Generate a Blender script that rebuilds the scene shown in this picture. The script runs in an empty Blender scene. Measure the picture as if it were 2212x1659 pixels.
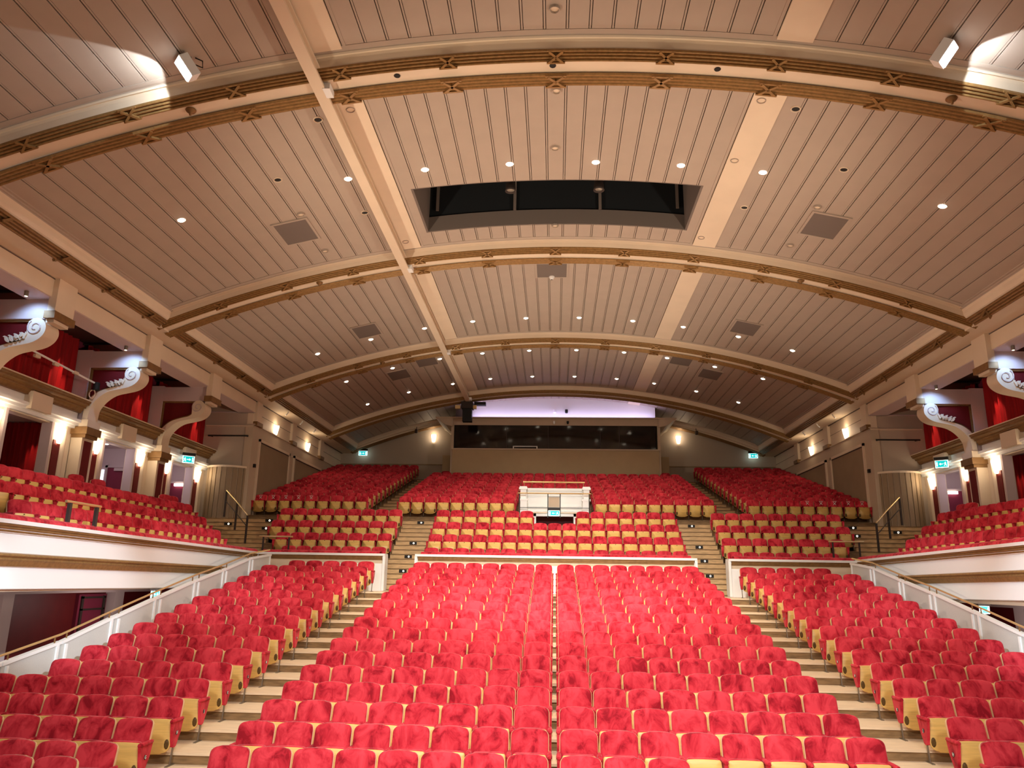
import bpy, math, random
import numpy as np
from mathutils import Vector, Matrix
random.seed(7)
sc = bpy.context.scene
COL = sc.collection
H = 2.93                      # camera height above the flat stalls floor

# ------------------------------------------------------------------ camera
yaw, pitch, roll = 0.0578, 0.2516, 0.0169
cy, sy, cp, sp = math.cos(yaw), math.sin(yaw), math.cos(pitch), math.sin(pitch)
fwd = Vector((-sy*cp, cy*cp, sp)); rgt = Vector((cy, sy, 0)); up = rgt.cross(fwd)
r2 = rgt*math.cos(roll) + up*math.sin(roll); u2 = up*math.cos(roll) - rgt*math.sin(roll)
cd = bpy.data.cameras.new('camera'); cam = bpy.data.objects.new('camera', cd); COL.objects.link(cam)
cam.matrix_world = Matrix(((r2.x, u2.x, -fwd.x, 0), (r2.y, u2.y, -fwd.y, 0), (r2.z, u2.z, -fwd.z, H), (0, 0, 0, 1)))
cd.sensor_fit = 'HORIZONTAL'; cd.sensor_width = 36; cd.lens = 36*1661/2212
cd.clip_end = 300; sc.camera = cam

# ------------------------------------------------------------------ world, big lights, exposure
sc.view_settings.view_transform = 'Standard'; sc.view_settings.look = 'None'
sc.view_settings.gamma = 1; sc.view_settings.use_curve_mapping = False
sc.view_settings.exposure = 0.25
w = bpy.data.worlds.new('world'); sc.world = w; w.use_nodes = True
w.node_tree.nodes['Background'].inputs[0].default_value = (1.0, 0.85, 0.73, 1)
w.node_tree.nodes['Background'].inputs[1].default_value = 0.15

def add_light(kind, name, loc, target, energy, color, size=0.3, spot=60, blend=0.6, size_y=None):
    ld = bpy.data.lights.new(name, kind); ld.energy = energy; ld.color = color
    if kind == 'AREA':
        ld.size = size
        if size_y: ld.shape = 'RECTANGLE'; ld.size_y = size_y
    else:
        ld.shadow_soft_size = size
    if kind == 'SPOT': ld.spot_size = math.radians(spot); ld.spot_blend = blend
    o = bpy.data.objects.new(name, ld); COL.objects.link(o); o.location = loc
    if target is not None:
        o.rotation_euler = (Vector(target)-Vector(loc)).to_track_quat('-Z', 'Y').to_euler()
    return o
# stage lighting rigs above and behind the viewer (the working lights of the stage)
for sx in (-1, 1):
    add_light('SPOT', 'stage_wash_light', (sx*3.0, -3, 9.5), (sx*.6, 14, .5), 3300, (1, .95, .90), .8, 66, 1.0)
    for ty, en in ((10.5, 26000), (14.5, 20000), (20.5, 10000)):
        add_light('SPOT', 'side_front_spot', (-sx*6, -3, 8.5), (sx*9.1, ty, 2.75), en, (.80, .91, 1), .2, 10, .8)
    # added warm fill lights without fixtures, brightening vault and arches from below
    add_light('SPOT', 'vault_fill_light', (sx*3.2, 25.9, 3.95), (sx*4.2, 22.5, 12.6), 760, (1, .86, .68), .3, 125, 1.0)
    add_light('SPOT', 'vault_fill_light', (sx*8.7, 12.2, 4.1), (-sx*4.0, 20.5, 11.8), 2250, (1, .83, .63), .3, 104, 1.0)
    add_light('SPOT', 'vault_fill_light', (sx*3.6, 31.0, 6.6), (sx*2.0, 31.0, 12.5), 260, (1, .86, .66), .3, 120, 1.0)
add_light('SPOT', 'front_of_house_spot', (0, 3.5, 11.6), (0, 12.5, .8), 5600, (1, .93, .87), .4, 54, 1.0)
add_light('SPOT', 'front_of_house_spot', (0, 8, 11.6), (0, 23, 3.0), 12500, (1, .92, .82), .4, 50, 1.0)

# ------------------------------------------------------------------ materials
def mat(name, col, rough=.6, metal=0, var=.0, scale=8, col2=None, bump=0, bscale=60, emit=None, estr=0, sheen=0, spec=.3, stretch=None, alpha=None):
    m = bpy.data.materials.new(name); m.use_nodes = True
    nt = m.node_tree; b = nt.nodes['Principled BSDF']
    b.inputs['Roughness'].default_value = rough; b.inputs['Metallic'].default_value = metal
    b.inputs['Specular IOR Level'].default_value = spec
    b.inputs['Base Color'].default_value = (*col, 1)
    if sheen: b.inputs['Sheen Weight'].default_value = sheen; b.inputs['Sheen Roughness'].default_value = .35; b.inputs['Sheen Tint'].default_value = (1, .5, .5, 1)
    if emit: b.inputs['Emission Color'].default_value = (*emit, 1); b.inputs['Emission Strength'].default_value = estr
    if alpha is not None: b.inputs['Alpha'].default_value = alpha
    geo = nt.nodes.new('ShaderNodeNewGeometry'); vec = geo.outputs['Position']
    if stretch:
        mp = nt.nodes.new('ShaderNodeMapping'); mp.inputs['Scale'].default_value = stretch
        nt.links.new(vec, mp.inputs['Vector']); vec = mp.outputs['Vector']
    if var or col2:
        n = nt.nodes.new('ShaderNodeTexNoise'); n.inputs['Scale'].default_value = scale; n.inputs['Detail'].default_value = 4
        nt.links.new(vec, n.inputs['Vector'])
        r = nt.nodes.new('ShaderNodeValToRGB')
        c2 = col2 or tuple(c*(1-var) for c in col)
        r.color_ramp.elements[0].position = .35; r.color_ramp.elements[0].color = (*c2, 1)
        r.color_ramp.elements[1].position = .62; r.color_ramp.elements[1].color = (*col, 1)
        nt.links.new(n.outputs['Fac'], r.inputs['Fac']); nt.links.new(r.outputs['Color'], b.inputs['Base Color'])
    if bump:
        n2 = nt.nodes.new('ShaderNodeTexNoise'); n2.inputs['Scale'].default_value = bscale
        nt.links.new(vec, n2.inputs['Vector'])
        bp = nt.nodes.new('ShaderNodeBump'); bp.inputs['Strength'].default_value = bump; bp.inputs['Distance'].default_value = .01
        nt.links.new(n2.outputs['Fac'], bp.inputs['Height']); nt.links.new(bp.outputs['Normal'], b.inputs['Normal'])
    return m
M = {}
M['velvet'] = mat('red_velvet', (.66, .044, .064), .85, bump=.12, bscale=18, sheen=.35, spec=.1)
nt = M['velvet'].node_tree; bs = nt.nodes['Principled BSDF']
geo = nt.nodes.new('ShaderNodeNewGeometry'); oi = nt.nodes.new('ShaderNodeObjectInfo')
mp = nt.nodes.new('ShaderNodeMapping'); mp.inputs['Scale'].default_value = (5.2, 5.2, 3.4); nt.links.new(geo.outputs['Position'], mp.inputs['Vector'])
sc_ = nt.nodes.new('ShaderNodeMath'); sc_.operation = 'MULTIPLY'; sc_.inputs[1].default_value = 37.0; nt.links.new(geo.outputs['Random Per Island'], sc_.inputs[0]); nt.links.new(sc_.outputs[0], mp.inputs['Location'])
n1 = nt.nodes.new('ShaderNodeTexNoise'); n1.inputs['Scale'].default_value = 1.0; n1.inputs['Detail'].default_value = 5; n1.inputs['Roughness'].default_value = .62; n1.inputs['Distortion'].default_value = .6
nt.links.new(mp.outputs['Vector'], n1.inputs['Vector'])
r1 = nt.nodes.new('ShaderNodeValToRGB'); r1.color_ramp.elements[0].position = .36; r1.color_ramp.elements[0].color = (.30, .010, .020, 1)
r1.color_ramp.elements[1].position = .60; r1.color_ramp.elements[1].color = (.70, .052, .074, 1)
e1 = r1.color_ramp.elements.new(.44); e1.color = (.50, .022, .038, 1)
nt.links.new(n1.outputs['Fac'], r1.inputs['Fac'])
hs = nt.nodes.new('ShaderNodeHueSaturation'); mr = nt.nodes.new('ShaderNodeMapRange'); mr.inputs['To Min'].default_value = .80; mr.inputs['To Max'].default_value = 1.08
nt.links.new(geo.outputs['Random Per Island'], mr.inputs['Value']); nt.links.new(mr.outputs['Result'], hs.inputs['Value'])
nt.links.new(r1.outputs['Color'], hs.inputs['Color']); nt.links.new(hs.outputs['Color'], bs.inputs['Base Color'])
M['velvet_dark'] = mat('red_velvet_dark', (.34, .012, .024), .85, var=.3, scale=9, sheen=.1, spec=.1)
M['ply'] = mat('varnished_plywood', (.78, .50, .15), .38, var=.14, scale=3, stretch=(1, 1, 12), spec=.4)
M['ply_edge'] = mat('plywood_edge', (.80, .55, .28), .5)
M['iron'] = mat('grey_steel', (.30, .27, .22), .4, .8)
M['brown'] = mat('dark_brown_plastic', (.10, .055, .015), .5)
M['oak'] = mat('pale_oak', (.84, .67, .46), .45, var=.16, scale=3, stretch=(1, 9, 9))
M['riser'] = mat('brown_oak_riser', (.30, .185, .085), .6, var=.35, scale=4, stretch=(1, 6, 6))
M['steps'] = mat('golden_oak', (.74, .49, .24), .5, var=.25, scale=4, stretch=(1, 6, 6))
M['plank'] = mat('taupe_ceiling_board', (.46, .375, .305), .6, var=.04, scale=2)
M['groove'] = mat('dark_groove', (.16, .12, .095), .8)
M['cream'] = mat('cream_paint', (.80, .66, .50), .6, var=.05, scale=1.2)
M['cream2'] = mat('warm_cream_wall', (.60, .48, .35), .7, var=.04, scale=.8)
M['white'] = mat('ivory_paint', (.90, .90, .89), .5)
M['gold'] = mat('dull_gold_paint', (.36, .205, .075), .45, .25, var=.25, scale=14)
M['bronze'] = mat('brown_gilt_moulding', (.28, .15, .055), .5, .2, var=.2, scale=8)
M['brass'] = mat('polished_brass', (.88, .66, .32), .36, .75)
M['maroon'] = mat('maroon_panel', (.16, .012, .014), .5, var=.12, scale=3)
M['maroon_dark'] = mat('dark_maroon_door', (.24, .030, .065), .5)
M['curtain'] = mat('red_curtain', (.36, .004, .006), .8, var=.35, scale=3, stretch=(6, 6, .3))
M['lav'] = mat('lavender_plaster', (.62, .50, .50), .7)
M['black'] = mat('black_metal', (.012, .011, .010), .5)
M['dark'] = mat('dark_void', (.010, .012, .014), .9)
M['taupe_wall'] = mat('taupe_wall', (.52, .43, .34), .7, var=.04, scale=1)
M['panel_dark'] = mat('olive_brown_acoustic_panel', (.33, .24, .15), .8, var=.06, scale=2)
M['booth'] = mat('tan_booth_panel', (.52, .385, .225), .7, var=.05, scale=2)
M['screen'] = mat('perforated_screen', (.62, .61, .58), .6, var=.08, scale=90)
M['grey'] = mat('grey_brown_paint', (.18, .145, .125), .7)
M['glass'] = mat('dark_glass', (.012, .007, .005), .06, spec=.5)
M['rubber'] = mat('dark_trim', (.05, .035, .03), .6)
M['letter'] = mat('white_letter', (.85, .83, .78), .5)
M['glow'] = mat('lamp_glow', (1, .9, .75), .5, emit=(1, .86, .66), estr=14)
M['shade'] = mat('lit_glass_shade', (1, .9, .7), .5, emit=(1, .84, .62), estr=5)
M['led'] = mat('white_led', (1, 1, 1), .5, emit=(1, .98, .96), estr=9)
M['purple'] = mat('violet_led_strip', (.8, .7, 1), .5, emit=(.72, .62, 1), estr=6)
M['exit'] = mat('lit_green_sign', (.0, .35, .36), .5, emit=(0, .50, .52), estr=.9)
M['exitw'] = mat('lit_sign_white', (.8, 1, 1), .5, emit=(.7, 1, 1), estr=1.6)
M['steplight'] = mat('step_light_glow', (1, .95, .85), .5, emit=(1, .9, .75), estr=4)
M['daylight'] = mat('bright_doorway', (.8, .85, 1), .5, emit=(.8, .86, 1), estr=1.3)

# ------------------------------------------------------------------ mesh helpers
class MB:
    def __init__(s): s.v = []; s.f = []; s.m = []; s.slots = []
    def _mi(s, m):
        if m not in s.slots: s.slots.append(m)
        return s.slots.index(m)
    def add(s, vs, fs, m=None):
        o = len(s.v); s.v += [tuple(p) for p in vs]; i = s._mi(m)
        for f in fs: s.f.append(tuple(a+o for a in f)); s.m.append(i)
        return s
    def box(s, x0, x1, y0, y1, z0, z1, m=None):
        vs = [(x, y, z) for z in (z0, z1) for y in (y0, y1) for x in (x0, x1)]
        return s.add(vs, [(0, 2, 3, 1), (4, 5, 7, 6), (0, 1, 5, 4), (2, 6, 7, 3), (0, 4, 6, 2), (1, 3, 7, 5)], m)
    def prism(s, poly, axis, a0, a1, m=None):
        # poly: 2D points; axis 'x': (y,z); 'y': (x,z); 'z': (x,y)
        def P(p, a): return {'x': (a, p[0], p[1]), 'y': (p[0], a, p[1]), 'z': (p[0], p[1], a)}[axis]
        n = len(poly); vs = [P(p, a0) for p in poly]+[P(p, a1) for p in poly]
        fs = [tuple(range(n-1, -1, -1)), tuple(range(n, 2*n))]+[(i, (i+1) % n, n+(i+1) % n, n+i) for i in range(n)]
        return s.add(vs, fs, m)
    def grid(s, rows, m=None, closed=False):
        n = len(rows[0]); vs = [p for r in rows for p in r]; fs = []
        for i in range(len(rows)-1):
            for j in range(n if closed else n-1):
                k = (j+1) % n
                fs.append((i*n+j, i*n+k, (i+1)*n+k, (i+1)*n+j))
        return s.add(vs, fs, m)
    def tube(s, pts, r, n=8, m=None):
        pts = [Vector(p) for p in pts]; rows = []
        for i, p in enumerate(pts):
            t = ((pts[min(i+1, len(pts)-1)]-pts[max(i-1, 0)])).normalized()
            a = t.orthogonal().normalized() if abs(t.z) > .95 else t.cross(Vector((0, 0, 1))).normalized()
            b = t.cross(a)
            rows.append([tuple(p+(a*math.cos(2*math.pi*k/n)+b*math.sin(2*math.pi*k/n))*r) for k in range(n)])
        o = len(s.v); s.grid(rows, m, True); i = s._mi(m)
        s.f.append(tuple(o+k for k in range(n))); s.m.append(i)
        s.f.append(tuple(o+(len(rows)-1)*n+k for k in range(n-1, -1, -1))); s.m.append(i)
        return s
    def lathe(s, prof, c=(0, 0, 0), n=14, m=None, arc=(0, 2*math.pi), xf=None):
        rows = []
        full = abs(arc[1]-arc[0]-2*math.pi) < 1e-6
        k = n if full else n+1
        for r, z in prof:
            row = []
            for j in range(k):
                a = arc[0]+(arc[1]-arc[0])*j/n
                p = Vector((r*math.cos(a), r*math.sin(a), z))
                if xf: p = xf @ p
                row.append((p.x+c[0], p.y+c[1], p.z+c[2]))
            rows.append(row)
        return s.grid(rows, m, full)
    def mesh(s, name, m=None, off=(0, 0, 0), smooth=False):
        me = bpy.data.meshes.new(name)
        me.from_pydata([(v[0]-off[0], v[1]-off[1], v[2]-off[2]) for v in s.v], [], s.f)
        slots = s.slots or [None]
        for k in slots: me.materials.append(M[k or m])
        if len(slots) > 1: me.polygons.foreach_set('material_index', s.m)
        if smooth: me.polygons.foreach_set('use_smooth', [True]*len(s.f))
        me.update(); return me
    def build(s, name, m=None, parent=None, off=None, smooth=False):
        if off is None: off = tuple(world_loc(parent)) if parent else (0, 0, 0)
        return link(name, s.mesh(name, m, off, smooth), parent)
def world_loc(o):
    v = Vector((0, 0, 0))
    while o is not None: v += o.location; o = o.parent
    return v
def link(name, data, parent=None, loc=(0, 0, 0)):
    o = bpy.data.objects.new(name, data); COL.objects.link(o); o.location = loc
    if parent is not None: o.parent = parent
    return o
def thing(name, label, cat, loc=(0, 0, 0), group=None, rz=0):
    o = link(name, None, None, loc); o.rotation_euler = (0, 0, rz); o.empty_display_size = .1
    o['label'] = label; o['category'] = cat
    if group: o['group'] = group
    return o
def tag(o, label, cat, group=None, kind=None):
    o['label'] = label; o['category'] = cat
    if group: o['group'] = group
    if kind: o['kind'] = kind
    return o
def struct(o, label, cat='wall'):
    o['kind'] = 'structure'; o['label'] = label; o['category'] = cat; return o
def one_box(name, m, parent, *a): return MB().box(*a).build(name, m, parent)

# ------------------------------------------------------------------ stalls geometry
SW = .53
Y0, PR, Z0, HH, H2 = 11.128, .8492, -1.8912, .1585, .00021
def row_y(k): return Y0+k*PR
def floor_z(k): return 0.0 if k < 0 else Z0+HH*k+H2*k*k-.89+H
def front_y(k): return row_y(k)-1.03

fl = MB().box(-9.4, 9.4, -2, 26, -.3, 0).build('floor', 'oak'); struct(fl, 'stepped pale oak floor of the stalls', 'floor')
for k in range(0, 17):
    yf = front_y(k); yb = front_y(k+1)+.03 if k < 16 else 26.2; z = floor_z(min(k, 15)) + (HH*0 if k < 16 else .0)
    if k == 16: break
    if k == 15: yb = 25.4
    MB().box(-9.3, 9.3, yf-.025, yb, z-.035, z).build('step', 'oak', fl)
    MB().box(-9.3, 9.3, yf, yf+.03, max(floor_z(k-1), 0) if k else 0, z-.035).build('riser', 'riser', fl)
MB().box(-9.3, 9.3, 24.2, 25.3, floor_z(15)-.5, floor_z(15)-.04).build('riser', 'riser', fl)

# ------------------------------------------------------------------ the tip-up seat
def outline(wb, wt, z0, z1, arch, rt, rb, n=5, belly=0.0):
    # closed outline in (x, z): rounded top corners (rt), rounded bottom corners (rb), arched top, bellied bottom
    pts = []
    def corner(cx, cz, r, a0, a1):
        for i in range(n+1):
            a = a0+(a1-a0)*i/n; pts.append((cx+r*math.cos(a), cz+r*math.sin(a)))
    corner(wb-rb, z0+rb, rb, -math.pi/2, 0)
    corner(wt-rt, z1-rt-arch, rt, 0, math.pi/2)
    for u in (.5, 0, -.5): pts.append((u*wt, z1-arch*u*u*1.2))
    corner(-wt+rt, z1-rt-arch, rt, math.pi/2, math.pi)
    corner(-wb+rb, z0+rb, rb, math.pi, 1.5*math.pi)
    for u in (-.5, 0, .5): pts.append((u*wb, z0-belly*(1-u*u)))
    return pts
def pad(ol, rings, zc, ytilt):
    # rings: (scale inset in metres, y offset); surface from the rear edge to the front centre
    mb = MB(); rows = []
    for ins, y in rings:
        row = []
        for x, z in ol:
            sx = max(0, 1-ins/.24); zz = zc+(z-zc)*max(0, 1-ins/.24); row.append((x*sx, y+ytilt(zz), zz))
        rows.append(row)
    mb.grid(rows, None, True)
    n = len(ol); i = mb._mi(None)
    mb.f.append(tuple((len(rows)-1)*n+k for k in range(n))); mb.m.append(i)
    mb.f.append(tuple(range(n-1, -1, -1))); mb.m.append(i)
    return mb
def tilt_back(z): return -.13+.13*(z-.40)/.485
def seat_meshes(n=5, lo=False):
    g = {}
    ol = outline(.250, .247, .36, .888, .018, .075, .03, n)
    rings = [(0, 0.0), (0, -.045), (.012, -.062), (.05, -.078), (.13, -.088)] if not lo else [(0, 0), (0, -.05), (.03, -.075)]
    g['backrest'] = pad(ol, rings, .62, tilt_back)
    ol2 = outline(.259, .256, .33, .884, .020, .08, .03, n)
    g['back_shell'] = pad(ol2, [(0, .022), (0, .002), (.004, -.012)], .62, tilt_back)
    pt = lambda z: -.325+.06*(z-.15)/.48
    ol3 = outline(.247, .222, .17, .615, .006, .03, .10, n, .022)
    g['seat_panel'] = pad(ol3, [(0, .018), (0, -.002), (.01, -.008), (.10, -.018)] if not lo else [(0, .018), (0, -.004)], .40, pt)
    ol4 = outline(.232, .212, .21, .62, .004, .04, .08, max(2, n-2))
    g['seat_cushion'] = pad(ol4, [(0, .018), (0, .08), (.04, .11)], .40, pt)
    a = MB()
    prof = [(-.035, -.018), (-.030, .012), (-.012, .022), (.012, .022), (.030, .012), (.035, -.018)]
    rows = []
    for y, s in ((-.375, .55), (-.36, .95), (-.20, 1), (-.06, .8), (-.03, .6)):
        rows.append([(.265+px*s, y, .60+pz*(.6+.4*s)) for px, pz in prof])
    a.grid(rows, None, True); a.add(rows[0], [tuple(range(6))]); a.add(rows[-1], [tuple(range(5, -1, -1))])
    g['armrest'] = a
    side = [(-.365, .585), (-.05, .585), (-.10, .42), (-.205, .25), (-.255, .235), (-.295, .25)]
    g['arm_panel'] = MB().prism(side, 'x', .243, .287)
    l = MB(); l.prism([(-.262, .24), (-.225, .24), (-.262, .012), (-.298, .012)], 'x', .258, .274)
    l.box(.245, .287, -.40, -.17, 0, .012); g['leg'] = l
    h = MB(); xf = Matrix.Rotation(math.pi/2, 4, 'X')
    h.lathe([(.001, .02), (.022, .02), (.034, .006), (.036, 0)], (.205, -.33, .29), 10, None, xf=xf @ Matrix.Diagonal((1, 1.9, 1, 1)))
    g['hinge'] = h
    return g
SM = {'backrest': 'velvet', 'back_shell': 'ply_edge', 'seat_panel': 'ply', 'seat_cushion': 'velvet', 'armrest': 'velvet', 'arm_panel': 'velvet', 'leg': 'iron', 'hinge': 'brown'}
hi = seat_meshes(5)
SD = {k: v.mesh(k, SM[k], smooth=(k in ('backrest', 'seat_panel', 'armrest', 'seat_cushion'))) for k, v in hi.items()}
def mirror(mb):
    r = MB(); r.v = [(-x, y, z) for x, y, z in mb.v]; r.f = [tuple(reversed(f)) for f in mb.f]; r.m = mb.m; r.slots = mb.slots; return r
for k in ('armrest', 'arm_panel', 'leg', 'hinge'):
    SD[k+'_l'] = mirror(hi[k]).mesh(k, SM[k], smooth=(k == 'armrest'))
badge_me = {}
for s in (1, -1):
    b = MB(); xf = Matrix.Rotation(s*math.pi/2, 4, 'Y')
    b.lathe([(.030, 0), (.030, .004), (.001, .004)], (s*.288, -.225, .43), 14, None, xf=xf)
    badge_me[s] = b.mesh('badge', 'black')

letter_me = {}
letters = {-2: 'E', -1: 'F', 0: 'G', 1: 'H', 2: 'J', 3: 'K', 4: 'L', 5: 'M', 6: 'N', 7: 'P', 8: 'Q', 9: 'R', 10: 'S', 11: 'T', 12: 'U', 13: 'V', 14: 'W', 15: 'X'}
all_seats = []    # (kind, x, y, z, rz, scale, info)
for k in range(-2, 16):
    for s in (-1, 1):
        for j in range(8):
            all_seats.append(('centre', s*(.06+(j+.5)*SW), row_y(k), floor_z(k), 0, 1, (k, s, j, 7)))
        nside = 5 if k == 15 else (6 if k >= 3 else (7 if k >= 1 else 8))
        for j in range(nside):
            all_seats.append(('side', s*(5.74+j*.536), row_y(k), floor_z(k), 0, 1, (k, s, j, nside-1)))
def project(x, y, z):
    d = Vector((x, y, z-H)); q = d.dot(fwd)
    return 1106+1661*d.dot(r2)/q, 829.5-1661*d.dot(u2)/q, q
cand = []
for i, t in enumerate(all_seats):
    px, py, q = project(t[1], t[2], t[3]+.72)
    if -25 < px < 2237 and py < 1672: cand.append((q, i))
cand.sort(); single = set(i for q, i in cand[:300])
ordn = ['first', 'second', 'third', 'fourth', 'fifth', 'sixth', 'seventh', 'eighth', 'ninth', 'tenth', 'eleventh', 'twelfth', 'thirteenth', 'fourteenth', 'fifteenth', 'sixteenth', 'seventeenth', 'eighteenth']
def make_seat(t):
    kind, x, y, z, rz, scl, (k, s, j, last) = t
    side = 'left' if s < 0 else 'right'
    rown = ordn[k+2]
    if kind == 'centre':
        pos = 'beside the centre gap on its %s' % side if j == 0 else '%s from the centre gap to the %s' % (ordn[j], side)
        lab = 'red velvet tip-up seat, row %s, %s' % (rown, pos)
    else:
        if j == 0: lab = 'red velvet %s-block aisle seat, %s row, letter %s on end panel' % (side, rown, letters[k])
        else: lab = 'red velvet %s-block seat, %s row, %s from the aisle' % (side, rown, ordn[j])
    o = thing('theatre_seat', lab, 'seat', (x, y, z), 'red velvet seats in the stalls')
    o.rotation_euler.z = rz
    for p in ('back_shell', 'backrest', 'seat_panel', 'seat_cushion'): link(p, SD[p], o)
    # each seat owns the arm on its right as seen from the stage; the first seat of a run owns both
    right_end = (kind == 'centre' and s < 0 and j == 0) or (kind == 'centre' and s > 0 and j == last) or (kind == 'side' and s < 0 and j == 0) or (kind == 'side' and s > 0 and j == last)
    left_end = (kind == 'centre' and s < 0 and j == last) or (kind == 'centre' and s > 0 and j == 0) or (kind == 'side' and s < 0 and j == last) or (kind == 'side' and s > 0 and j == 0)
    for e, sfx, on in ((1, '', True), (-1, '_l', left_end)):
        if not on: continue
        link('armrest', SD['armrest'+sfx], o)
        ap = link('arm_panel', SD['arm_panel'+sfx], o)
        link('leg', SD['leg'+sfx], o)
        if (e == 1 and right_end) or (e == -1 and left_end):
            link('hinge', SD['hinge'+sfx], o)
            if kind == 'side' and j == 0:
                ap['label'] = 'red end panel with a white row letter on a black disc'
                link('badge', badge_me[e], ap)
                key = 'L'+letters[k]
                if key not in bpy.data.curves:
                    c = bpy.data.curves.new(key, 'FONT'); c.body = letters[k]; c.size = .062; c.align_x = 'CENTER'; c.align_y = 'CENTER'; c.extrude = .001; c.offset = .0012
                    to = bpy.data.objects.new(key, c); COL.objects.link(to); bpy.context.view_layer.update()
                    letter_me[key] = bpy.data.meshes.new_from_object(to.evaluated_get(bpy.context.evaluated_depsgraph_get()))
                    letter_me[key].materials.clear(); letter_me[key].materials.append(M['letter']); bpy.data.objects.remove(to)
                tx = link('row_letter', letter_me[key], ap, (e*.2955, -.225, .43))
                tx.rotation_euler = (math.pi/2, 0, e*math.pi/2)
    return o
for i in sorted(single): make_seat(all_seats[i])

# ---- everything further back becomes one countless mass of seats
far = [t for i, t in enumerate(all_seats) if i not in single and project(t[1], t[2], t[3])[1] < 1700]
CY = {1: 27.0, 2: 27.85, 3: 28.7, 4: 29.55}
CF = {1: .21, 2: .72, 3: 1.22, 4: 1.73}
for r in range(1, 5):
    for j in range(17):
        if r == 4 and 7 <= j <= 9: continue
        far.append(('circle', (j-8)*.531, CY[r], CF[r]+H, 0, 1, None))
    for s in (-1, 1):
        for j in range({1: 7, 2: 8, 3: 9, 4: 9}[r]):
            far.append(('circle', s*(6.08+j*.53), CY[r], CF[r]+H, 0, 1, None))
def uy(i): return 31.4+.80*i
def uf(i): return 2.44+.2085*i+H
for i in range(15):
    for s in (-1, 1):
        for j in range(9): far.append(('upper', s*(7.87+j*.53), uy(i), uf(i), 0, 1, None))
        if i < 11:
            for j in range(12):
                if i < 4 and j < 3: continue
                far.append(('upper', s*((j+.5)*.53), uy(i), uf(i), 0, 1, None))
for s in (-1, 1):
    far.append(('lone', s*5.75, uy(11)+.2, uf(11), 0, 1, None))
SX = {1: (10.3, .49, 14.3, 23.1), 2: (11.2, .94, 11.5, 24.0), 3: (12.0, 1.39, 11.5, 24.6)}
for s in (-1, 1):
    for r, (X, F, ya, yb) in SX.items():
        n = int((yb-ya)/.46)
        for j in range(n+1):
            if r == 3 and s > 0 and j > n-1: continue
            far.append(('slip', s*X, yb-j*.46, F+H, s*math.radians(-62), .87, None))
for y in (20.25, 21.3, 25.2, 25.7): far.append(('slip', -13.05, y, 1.75+H, math.radians(62), .87, None))
for y in (25.0, 25.5): far.append(('slip', 13.05, y, 1.75+H, math.radians(-62), .87, None))
lo = seat_meshes(2, True)
dot = MB(); dot.box(-.012, .012, -.292, -.28, .585, .605); lo['number_plate'] = dot
parts_v = []; parts_f = []; parts_m = []
mats = ['velvet', 'ply_edge', 'ply', 'iron', 'brown']
def tri_arrays(mb, mi):
    v = np.array(mb.v, float); f = []
    for q in mb.f:
        for a in range(1, len(q)-1): f.append((q[0], q[a], q[a+1]))
    return v, np.array(f), np.full(len(f), mi)
tpl = {'both': [], 'one': []}
for nm, mb in list(lo.items()):
    mi = mats.index(SM.get(nm, 'brown'))
    tpl['one'].append(tri_arrays(mb, mi))
    tpl['both'].append(tri_arrays(mb, mi))
    if nm in ('armrest', 'arm_panel', 'leg', 'hinge'):
        tpl['both'].append(tri_arrays(mirror(mb), mi))
        if nm == 'hinge': tpl['one'].append(tri_arrays(mirror(mb), mi))
def cat3(lst):
    o = 0; V, F, I = [], [], []
    for v, f, i in lst: V.append(v); F.append(f+o); I.append(i); o += len(v)
    return np.concatenate(V), np.concatenate(F), np.concatenate(I)
TV, TF, TI = cat3(tpl['both'])
Vs, Fs, Is = [], [], []; o = 0
for t in far:
    c, s_ = math.cos(t[4]), math.sin(t[4])
    R = np.array([[c, -s_, 0], [s_, c, 0], [0, 0, 1]])
    v = TV*np.array([t[5], 1, 1])
    Vs.append(v @ R.T+np.array([t[1], t[2], t[3]])); Fs.append(TF+o); Is.append(TI); o += len(TV)
V = np.concatenate(Vs); F = np.concatenate(Fs); I = np.concatenate(Is)
me = bpy.data.meshes.new('rear_seats')
me.vertices.add(len(V)); me.vertices.foreach_set('co', V.ravel())
me.loops.add(len(F)*3); me.loops.foreach_set('vertex_index', F.ravel().astype(np.int32))
me.polygons.add(len(F)); me.polygons.foreach_set('loop_start', np.arange(0, len(F)*3, 3, dtype=np.int32))
for k in mats: me.materials.append(M[k])
me.polygons.foreach_set('material_index', I.astype(np.int32)); me.update(calc_edges=True); me.validate()
o_ = link('rear_seats', me)
tag(o_, 'rows of smaller red velvet and plywood seats filling rear stalls and balcony', 'seats', kind='stuff')

# ------------------------------------------------------------------ ceiling: arches, planks, ribs
R_, ZB, XC = 30.4, 9.43+H, 11.645
def arc_pt(x, h):               # point on the arch at plan offset x, h above the gilt edge line
    a = math.asin(x/R_); return ((R_+h)*math.sin(a), ZB-R_+(R_+h)*math.cos(a))
YA = [12.65, 21.32, 29.99, 38.66]
RC = R_+.34
back = MB(); rows = []
for i in range(49):
    x = -12.5+25*i/48; a = math.asin(x/R_)
    rows.append([((RC+.06)*math.sin(a), y, ZB-R_+(RC+.06)*math.cos(a)) for y in (2, 17.35, 19.85, 44.2)])
for i in range(48):
    for j in range(3):
        if j == 1 and abs((rows[i][0][0]+rows[i+1][0][0])/2) < 3.7: continue
        back.add([rows[i][j], rows[i+1][j], rows[i+1][j+1], rows[i][j+1]], [(0, 1, 2, 3)])
ceil = back.build('ceiling', 'groove'); struct(ceil, 'barrel vaulted ceiling of long taupe boards', 'ceiling')
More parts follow.
